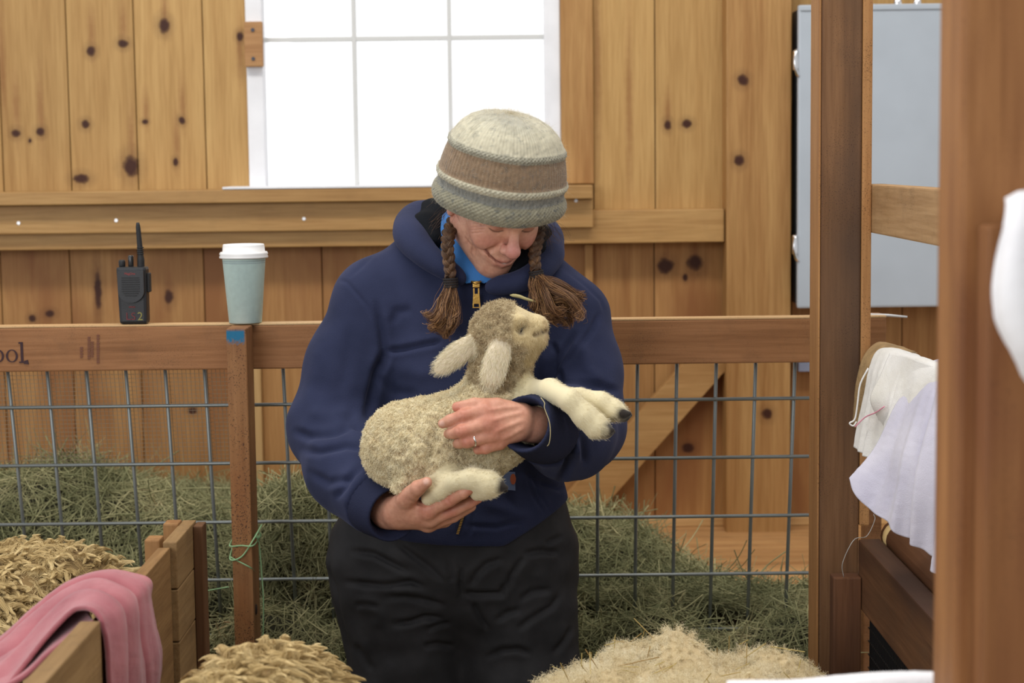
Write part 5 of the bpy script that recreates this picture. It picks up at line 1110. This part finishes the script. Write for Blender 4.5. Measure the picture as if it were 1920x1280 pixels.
sheep('sheep', (c3[0], 2.66, zt3-.235), .44, .275, .215, PI/2, -1, 'pale fluffy cream sheep at the bottom in front of the wire fence at right', 500, .026, M_w3, 83, plain('cream_base', sr(196, 176, 136), .95, bump=.6, bscale=90, var=.15, vscale=30), lumps=.022, spread=.010, strands_per=30, wav=.003, rad=.00025, fluff=52000)
# ================================================================== hay
M_hay = strand_mat('hay_straw', [(0, sr(76, 78, 52)), (.35, sr(124, 125, 88)), (.7, sr(162, 158, 116)), (.9, sr(196, 186, 142)), (1, sr(150, 110, 76))], .75, noise=7, spec=.2)
M_hay_shade = plain('hay_shade_base', sr(56, 54, 36), .95, bump=1, bscale=90, var=.4, vscale=30)  # darkened base: deep shade between the straws put into the colour
def heap(name, xs, ys, zf, count, label, seed, lmin=.07, lmax=.24, dens=None, lift=.25, pz=None):
    PZ_ = PZ if pz is None else pz
    X, Y = np.meshgrid(xs, ys, indexing='ij'); Z = zf(X, Y); V = np.stack([X, Y, Z], -1).reshape(-1, 3); nx_, ny_ = len(xs), len(ys)
    ii = np.arange(nx_-1)[:, None]*ny_; jj = np.arange(ny_-1)[None]; Q = np.stack([ii+jj, ii+ny_+jj, ii+ny_+jj+1, ii+jj+1], -1).reshape(-1, 4)
    V[:, 2] += .012*vnoise(V, 25, seed)*(V[:, 2] > PZ_+.03); V[:, 2] = np.maximum(V[:, 2], PZ_+.001); Nn = normals(V, Q); O = np_mesh(name, V, Q[(V[Q][:, :, 2] > PZ_+.006).all(1)], M_hay_shade); setp(O, label, 'hay', kind='stuff')
    r = np.random.default_rng(seed); hgt = (V[:, 2] > PZ_+.012).astype(float)*(1 if dens is None else dens(V))+1e-9; ar = 1/np.maximum(np.abs(Nn[:, 2]), .2)
    i = r.choice(len(V), count, p=hgt*ar/(hgt*ar).sum()); k = 7; t = np.linspace(-.5, .5, k)
    d = r.normal(size=(count, 3)); d -= (d*Nn[i]).sum(1, keepdims=True)*Nn[i]*(1-lift*r.random((count, 1))); d = norm(d); l = lmin+(lmax-lmin)*r.random(count)**2
    bend = norm(np.cross(d, r.normal(size=(count, 3))))*(l*.16*r.normal(size=count))[:, None]
    P = V[i][:, None]+Nn[i][:, None]*(.004+.022*r.random((count, 1, 1)))+r.normal(size=(count, 1, 3))*.008+d[:, None]*(l[:, None]*t)[..., None]+bend[:, None]*(4*t**2)[None, :, None]
    P[..., 2] = np.maximum(P[..., 2], PZ_+.002)
    rr = .00045+.0009*r.random(count)**2.5; o = strands('straws', P, rr, M_hay, O); setp(o, kind='stuff'); return O
sm = lambda a, b_, x: np.clip((x-a)/(b_-a), 0, 1)**2*(3-2*np.clip((x-a)/(b_-a), 0, 1))
def ridge(pts, Y0):
    q = np.array([U(x, y, Y0) for x, y in pts]); return lambda X: np.interp(X, q[:, 0], q[:, 2])
rl = ridge([(x, y+56) for x, y in ((-260, 900), (-60, 870), (20, 862), (70, 850), (130, 838), (175, 868), (250, 874), (330, 908), (400, 925), (430, 948), (470, 985), (520, 1015), (600, 1060), (640, 1100), (700, 1150))], 4.12)
def zl_(X, Y): return PZ+(rl(X)-PZ)*sm(3.80, 4.10, Y)*(1-.5*sm(4.14, 4.7, Y))+.10*(1-sm(3.9, 4.15, Y))*sm(3.74, 3.80, Y)*(X < -.2)+.03*(1-sm(3.9, 4.15, Y))
heap('hay_pile', np.linspace(-1.75, -.22, 110), np.linspace(3.76, 4.86, 80), zl_, 15000, 'loose green-grey hay heaped behind the left bay of the wire fence', 91)
# clump bulging beside the fence post
def zc_(X, Y): 
    cxx = U(545, 1000, 3.84)[0]; a_ = ((X-cxx)/.105)**2+((Y-3.88)/.14)**2; top = U(540, 926, 3.84)[2]-.01; return PZ+(top-PZ)*np.sqrt(np.clip(1-a_**1.4, 0, 1))
heap('hay_clump', np.linspace(-.62, -.34, 60), np.linspace(3.755, 4.0, 50), zc_, 4200, 'rounded hay clump bulging behind the wires just right of the twine-tied post', 92, lmin=.05, lmax=.16, dens=lambda V: 1+2*(V[:, 2] > .72), lift=.6)
rr_ = ridge([(560, 1150), (640, 1085), (800, 1030), (1000, 990), (1075, 990), (1130, 1004), (1200, 1035), (1260, 1075), (1330, 1100), (1400, 1120), (1460, 1130), (1530, 1140), (1640, 1150)], 4.1)
def zr_(X, Y): return PZ-.006+.016*(X < .3)+np.maximum(rr_(X)-PZ, .0)*sm(3.78, 4.05, Y)*(1-.9*sm(4.15, 4.45, Y))+.05*(1-sm(3.85, 4.1, Y))
heap('hay_pile', np.linspace(-.30, .86, 100), np.linspace(3.76, 4.62, 70), zr_, 13000, 'loose grey-green hay spread behind the right bay of the wire fence', 93)
# hay trodden along the foot of the fence
def zf_(X, Y): return .02+(.555+.02*np.sin(X*11)+.02*np.sin(X*23+1))*sm(3.53, 3.66, Y)
heap('hay_drift', np.linspace(-1.2, .62, 110), np.linspace(3.535, 3.735, 24), zf_, 5200, 'trodden hay piled along the foot of the wire fence behind the sheep', 94, pz=.0, dens=lambda V: (V[:, 2] > .40)*1.)

# eye of the lamb, half closed
mv = np.empty(len(LAMB.data.vertices)*3, np.float32); LAMB.data.vertices.foreach_get('co', mv); mv = mv.reshape(-1, 3); ye_ = surf_y(979, 619, mv, 4)
mb = MB(); q_ = smooth_path([U(975, 626, ye_+.002), U(977.5, 620, ye_+.0005), U(980, 615, ye_+.0005), U(984, 611, ye_+.002)], 14); mb.tube(q_, np.array([.0004, .0011, .0016, .002, .0022, .0023, .0023, .0023, .0022, .002, .0017, .0013, .0009, .0004])*.62, 8); mb.build('eye', plain('dark_eye', (.02, .018, .02), .2), LAMB)
# ================================================================== cloths and the pen panel
def pl_interp(P, n, s=True):
    P = np.asarray(P, float); Q_ = smooth_path(P, 200) if (s and len(P) > 2) else np.stack([np.interp(np.linspace(0, 1, 200), np.linspace(0, 1, len(P)), P[:, i]) for i in range(3)], 1)
    d = np.concatenate([[0], np.cumsum(np.linalg.norm(np.diff(Q_, axis=0), axis=1))]); t = np.linspace(0, d[-1], n); return np.stack([np.interp(t, d, Q_[:, i]) for i in range(3)], 1)
def cloth(name, rows, mat, label, cat='towel', nu=110, nv=90, folds=(), thick=.004, seed=1, amp=.002, group=None, parent=None, nz=30, ridge=None):
    """a cloth through several guide lines, each from one side to the other; folds are (position across, width, height, slant)"""
    G = np.stack([pl_interp(r_, nu) for r_ in rows]); S_ = np.stack([pl_interp(G[:, j], nv) for j in range(nu)], 1)
    V = S_.reshape(-1, 3); ii = np.arange(nv-1)[:, None]*nu; jj = np.arange(nu-1)[None]; Q = np.stack([ii+jj, ii+jj+1, ii+nu+jj+1, ii+nu+jj], -1).reshape(-1, 4)
    Nn = normals(V, Q); 
    if np.median(Nn[:, 1]-.6*Nn[:, 2]) > 0: Q = Q[:, ::-1]; Nn = -Nn
    u = np.tile(np.linspace(0, 1, nu), nv); v = np.repeat(np.linspace(0, 1, nv), nu); h = np.zeros(len(V))
    for c_, w_, a_, sl in folds: h += a_*np.exp(-((u-c_-sl*(v-.5))/w_)**2)*np.clip(1.35*v-.28, 0, 1)
    if ridge is not None: h = h+ridge(u, v)
    V = V+Nn*(h+amp*vnoise(V, nz, seed)+.00022*vnoise(V, 400, seed+1))[:, None]
    O = np_mesh(name, V, Q, mat, parent); md = O.modifiers.new('thickness', 'SOLIDIFY'); md.thickness = thick; md.offset = 0
    if label: setp(O, label, cat, group)
    return O, V, Q, Nn
def terry(name, c1, c2, scale=700, vs=9):
    m, nt, b = new_mat(name); tc = N(nt, 'ShaderNodeTexCoord'); n = N(nt, 'ShaderNodeTexNoise', i_Scale=vs, i_Detail=4); L(nt, tc.outputs['Object'], n.inputs['Vector']); r = ramp(nt, [(.35, c1), (.65, c2)]); L(nt, n.outputs[0], r.inputs[0]); L(nt, r.outputs[0], b.inputs['Base Color'])
    b.inputs['Roughness'].default_value = .95; b.inputs['Specular IOR Level'].default_value = .1; b.inputs['Sheen Weight'].default_value = .3
    n2 = N(nt, 'ShaderNodeTexNoise', i_Scale=scale, i_Detail=3); L(nt, tc.outputs['Object'], n2.inputs['Vector']); bp = N(nt, 'ShaderNodeBump', i_Strength=.6, i_Distance=.0015); L(nt, n2.outputs[0], bp.inputs['Height']); L(nt, bp.outputs[0], b.inputs['Normal']); return m
# left pen panel
M_pp = wood('panel_board', sr(168, 136, 92), sr(138, 108, 70), 'Y', rough=.7, dirt=.35, speck=.3)
M_ppz = wood('panel_ply', sr(158, 122, 78), sr(128, 94, 56), 'Y', rough=.7, dirt=.35, grain=2.)
M_ppt = wood('panel_offcut', sr(176, 132, 84), sr(142, 100, 60), 'Z', rough=.7, dirt=.3)
tz = U(186, 1164, 2.26)[2]
nxr = U(188, 1166, 2.26)[0]
NPN = empty('pen_partition', (nxr-.012, 2.0, 0), 'low grey-brown pen partition in the bottom left corner under the pink towel', 'partition')
mb = MB(); mb.box(nxr-.026, nxr, 1.2, 2.262, tz-.30, tz, .0025); mb.build('top_board', M_pp, NPN)
mb = MB(); mb.box(nxr-.026, nxr, 1.2, 2.262, .02, tz-.304, .0025); mb.build('lower_board', M_pp, NPN)
fxr = U(319, 1026, 2.80)[0]; ftz = U(319, 1026, 2.80)[2]
FP = empty('pen_partition', (fxr-.01, 2.6, 0), 'tan wooden pen partition with stepped offcuts at its end beside the golden sheep', 'partition')
mb = MB(); mb.box(fxr-.019, fxr, 2.275, 2.80, .02, ftz, .002); mb.build('board', M_ppz, FP)
e0 = U(325, 1012, 2.81); ez = e0[2]
mb = MB(); zc0 = .02
for zc1 in (.30, .52, .70, .80, .885, ez): mb.box(fxr-.012, fxr+.010, 2.803, 2.98, zc0, zc1-.002, .002); zc0 = zc1
mb.build('end_boards', M_pp, FP)
s0 = U(300, 1003, 2.83); mb = MB(); mb.box(U(270, 1010, 2.83)[0], U(299, 1010, 2.83)[0], 2.83, 2.868, .02, U(285, 1012, 2.83)[2], .003); mb.build('stub_post', M_ppt, FP)
mb = MB(); mb.box(U(305, 985, 2.93)[0], U(334, 985, 2.93)[0], 2.93, 2.968, .02, U(320, 982, 2.93)[2], .003); mb.build('stub_post', M_ppt, FP)
mb = MB(); mb.box(fxr+.0105, fxr+.026, 2.945, 2.985, .02, ez-.006, .002); mb.build('edge_batten', wood('dark_batten', sr(120, 84, 54), sr(92, 62, 38), 'Z', rough=.7), FP)
# pink towel
M_pink = terry('pink_terry', sr(152, 84, 91), sr(180, 110, 115))
A = lambda *p: pts_(*p)
cloth('pink_towel', [
    A((-60, 1215, 2.50), (0, 1190, 2.50), (60, 1142, 2.52), (130, 1092, 2.55), (200, 1072, 2.57), (250, 1078, 2.56), (280, 1090, 2.55), (279, 1120, 2.55), (286, 1170, 2.55), (298, 1232, 2.55), (288, 1330, 2.55)),
    A((-60, 1232, 2.44), (0, 1212, 2.44), (62, 1160, 2.46), (130, 1108, 2.49), (190, 1087, 2.51), (230, 1096, 2.50), (256, 1110, 2.49), (262, 1140, 2.48), (268, 1190, 2.48), (276, 1250, 2.48), (272, 1330, 2.48)),
    A((-60, 1265, 2.34), (0, 1240, 2.36), (60, 1190, 2.38), (110, 1140, 2.42), (160, 1108, 2.43), (205, 1114, 2.41), (232, 1132, 2.40), (240, 1160, 2.39), (244, 1210, 2.39), (246, 1265, 2.39), (246, 1330, 2.39)),
    A((-60, 1300, 2.30), (0, 1275, 2.30), (45, 1230, 2.32), (92, 1172, 2.34), (140, 1130, 2.36), (180, 1126, 2.34), (208, 1146, 2.32), (216, 1175, 2.31), (220, 1215, 2.31), (222, 1270, 2.31), (222, 1330, 2.31)),
    A((-60, 1325, 2.24), (0, 1300, 2.25), (45, 1248, 2.27), (92, 1188, 2.29), (135, 1144, 2.30), (168, 1138, 2.28), (189, 1154, 2.27), (198, 1182, 2.265), (203, 1220, 2.265), (203, 1275, 2.265), (203, 1330, 2.265))],
    M_pink, 'worn pink terry towel slung over the left pen partitions', nu=220, nv=160, folds=(), thick=.006, seed=101, amp=.0024, ridge=lambda u, v: .011*np.exp(-((v-.80+.06*np.sin(5*u))/.10)**2)-.012*np.exp(-((v-.58+.10*np.sin(4*u+1))/.055)**2)+.007*np.exp(-((v-.40+.10*np.sin(4*u+1))/.09)**2)-.008*np.exp(-((v-.22+.05*np.sin(6*u))/.03)**2)+.004*np.exp(-((v-.12)/.06)**2))
# deeper folds of the pink towel: a second layer below
cloth('pink_towel_fold', [
    A((-20, 1235, 2.42), (60, 1195, 2.41), (110, 1165, 2.40), (165, 1140, 2.36)),
    A((-20, 1268, 2.32), (55, 1230, 2.33), (100, 1195, 2.34), (172, 1160, 2.32)),
    A((-20, 1300, 2.25), (40, 1270, 2.25), (95, 1222, 2.27), (178, 1166, 2.28))], M_pink, None, nu=60, nv=40, thick=.006, seed=102, parent=bpy.data.objects['pink_towel'])
# white and lavender towels on the right rail
M_lav = terry('lavender_terry', sr(190, 187, 203), sr(207, 204, 216))
M_gauze = terry('white_cotton', sr(216, 212, 202), sr(230, 228, 224), 500)
M_burl = plain('burlap', sr(150, 122, 82), .95, bump=.8, bscale=260, var=.25, vscale=40)
cloth('burlap_sack', [
    A((1668, 652, 3.34), (1690, 655, 3.30), (1720, 664, 3.25)),
    A((1646, 645, 3.31), (1668, 650, 3.24), (1710, 664, 3.16)),
    A((1622, 668, 3.28), (1650, 680, 3.2), (1695, 695, 3.10)),
    A((1609, 715, 3.27), (1640, 730, 3.2), (1690, 750, 3.10)),
    A((1601, 780, 3.27), (1640, 790, 3.2), (1690, 800, 3.10)),
    A((1600, 802, 3.27), (1640, 812, 3.2), (1690, 820, 3.10))], M_burl, 'brown burlap sack end showing behind the white cotton cloth on the right', 'sack', nu=60, nv=60, seed=103, amp=.003)
cloth('white_cloth', [
    A((1700, 664, 3.24), (1730, 672, 3.12), (1775, 690, 2.98), (1830, 710, 2.86)),
    A((1652, 655, 3.22), (1690, 664, 3.10), (1745, 684, 2.96), (1815, 712, 2.82)),
    A((1630, 690, 3.19), (1668, 705, 3.08), (1720, 735, 2.95), (1800, 770, 2.82)),
    A((1618, 745, 3.18), (1654, 762, 3.07), (1700, 790, 2.96), (1790, 820, 2.82)),
    A((1608, 800, 3.18), (1644, 815, 3.08), (1690, 840, 2.97), (1780, 860, 2.83)),
    A((1604, 838, 3.18), (1638, 860, 3.08), (1685, 880, 2.97), (1775, 890, 2.83))], M_gauze, 'creased white cotton cloth hanging over the right rail with a stray pink thread', 'cloth', nu=120, nv=100,
    folds=((.10, .025, .006, .03), (.2, .03, .010, .05), (.33, .02, -.008, .06), (.45, .04, .012, .08), (.62, .05, .010, .05)), seed=104, amp=.003)
cloth('white_cloth_flap', [
    A((1668, 662, 3.10), (1700, 668, 3.03), (1750, 686, 2.94)),
    A((1652, 700, 3.085), (1690, 712, 3.02), (1745, 735, 2.93)),
    A((1632, 746, 3.075), (1680, 762, 3.01), (1740, 790, 2.92)),
    A((1648, 785, 3.07), (1680, 805, 3.01), (1735, 830, 2.92)),
    A((1664, 818, 3.07), (1688, 840, 3.01), (1730, 865, 2.92))], M_gauze, None, nu=60, nv=60, seed=114, amp=.003, parent=bpy.data.objects['white_cloth'], folds=((.35, .03, .006, .1),))
cloth('lavender_towel', [
    A((1775, 668, 3.06), (1810, 690, 2.97), (1850, 710, 2.86), (1960, 750, 2.6)),
    A((1728, 684, 3.03), (1768, 694, 2.93), (1830, 720, 2.78), (1950, 765, 2.56)),
    A((1703, 722, 3.01), (1740, 728, 2.92), (1800, 750, 2.78), (1945, 800, 2.55)),
    A((1676, 772, 2.995), (1718, 782, 2.91), (1780, 802, 2.78), (1935, 860, 2.55)),
    A((1645, 825, 2.985), (1696, 845, 2.90), (1762, 868, 2.79), (1930, 930, 2.55)),
    A((1618, 866, 2.98), (1675, 905, 2.90), (1750, 945, 2.79), (1922, 1010, 2.55)),
    A((1593, 897, 2.975), (1603, 926, 2.955), (1632, 958, 2.92), (1668, 980, 2.88), (1690, 1003, 2.86), (1728, 1020, 2.82), (1740, 1038, 2.80), (1757, 1066, 2.77), (1830, 1110, 2.68), (1915, 1150, 2.56))], M_lav, 'large pale lavender terry towel hanging in folds on the right rail', nu=190, nv=150,
    folds=((.22, .030, .014, .14), (.30, .016, -.026, .14), (.36, .030, .022, .10), (.47, .018, -.026, .06), (.53, .030, .018, .05), (.09, .035, -.008, .10)), seed=105, amp=.0045)
mb = MB(); mb.tube(smooth_path(pts_((1603, 800, 3.10), (1622, 782, 3.09), (1642, 773, 3.05), (1658, 762, 3.02)), 14), .0012, 6); mb.build('pink_thread', plain('pink_thread', sr(226, 150, 170), .8), bpy.data.objects['white_cloth'])
mb = MB(); mb.tube(smooth_path(pts_((1628, 690, 3.15), (1613, 720, 3.15), (1608, 755, 3.15), (1603, 785, 3.15), (1593, 793, 3.15), (1600, 798, 3.15), (1606, 790, 3.15)), 26), .0016, 6); mb.build('loose_thread', plain('white_thread', sr(228, 226, 222), .8), bpy.data.objects['white_cloth'])
# white fleece at the very right, on the near board, and the white cloth at the bottom edge
cloth('white_fleece', [
    A((1900, 420, 1.66), (1940, 415, 1.66), (1990, 415, 1.66)),
    A((1890, 384, 1.60), (1925, 372, 1.60), (1985, 372, 1.60)),
    A((1882, 425, 1.572), (1920, 420, 1.565), (1985, 420, 1.565)),
    A((1870, 500, 1.57), (1912, 500, 1.555), (1985, 500, 1.555)),
    A((1876, 580, 1.57), (1914, 590, 1.555), (1985, 600, 1.555)),
    A((1908, 650, 1.57), (1935, 670, 1.56), (1985, 690, 1.56)),
    A((1917, 700, 1.575), (1940, 706, 1.57), (1985, 715, 1.57))], terry('white_fleece', sr(236, 234, 236), sr(246, 245, 246), 300), 'white fleecy cloth hung over the near board at the right edge', 'cloth', nu=60, nv=80, folds=((.3, .12, .012, .2), (.7, .1, -.01, .1)), thick=.012, seed=106, amp=.005, nz=45)
mb = MB(); q0, q1 = U(1330, 1300, 1.84), U(1800, 1292, 1.84); mb.box(q0[0]-.1, q1[0]+.02, 1.83, 1.868, q0[2]-.12, q0[2]-.008, .003); mb.box(q1[0]-.03, q1[0]+.02, 1.83, 1.868, 0, q0[2]-.12, .003); mb.box(q0[0]-.1, q0[0]-.05, 1.83, 1.868, 0, q0[2]-.12, .003); o = mb.build('near_rail', M_np); setp(o, 'near pen rail below the bottom edge carrying the white cloth', 'rail')
cloth('folded_cloth', [
    A((1368, 1335, 1.90), (1528, 1335, 1.90), (1788, 1334, 1.90)),
    A((1363, 1287, 1.88), (1528, 1279, 1.88), (1668, 1272, 1.88), (1766, 1272, 1.88), (1784, 1292, 1.88)),
    A((1363, 1285, 1.85), (1528, 1275, 1.85), (1668, 1268, 1.85), (1763, 1266, 1.85), (1786, 1288, 1.85)),
    A((1363, 1293, 1.815), (1528, 1287, 1.815), (1668, 1280, 1.815), (1766, 1280, 1.815), (1788, 1296, 1.815)),
    A((1363, 1425, 1.81), (1528, 1425, 1.81), (1788, 1424, 1.81))], terry('white_towelling', sr(240, 238, 240), sr(248, 247, 248), 300), 'white cloth folded over the near rail at the bottom edge of the picture', 'cloth', nu=90, nv=70, thick=.006, seed=107, amp=.002)
mb = MB(); mb.tube(smooth_path(pts_((1014, 745, 2.928), (1021, 755, 2.925), (1021, 765, 2.925), (1030, 790, 2.925), (1032, 812, 2.93), (1030, 830, 2.94), (1026, 836, 2.945)), 24), .0008, 5); o = mb.build('straw', plain('straw_cream', sr(196, 184, 140), .7)); setp(o, 'thin pale straw stuck on the cuff beside the lamb legs', 'straw')
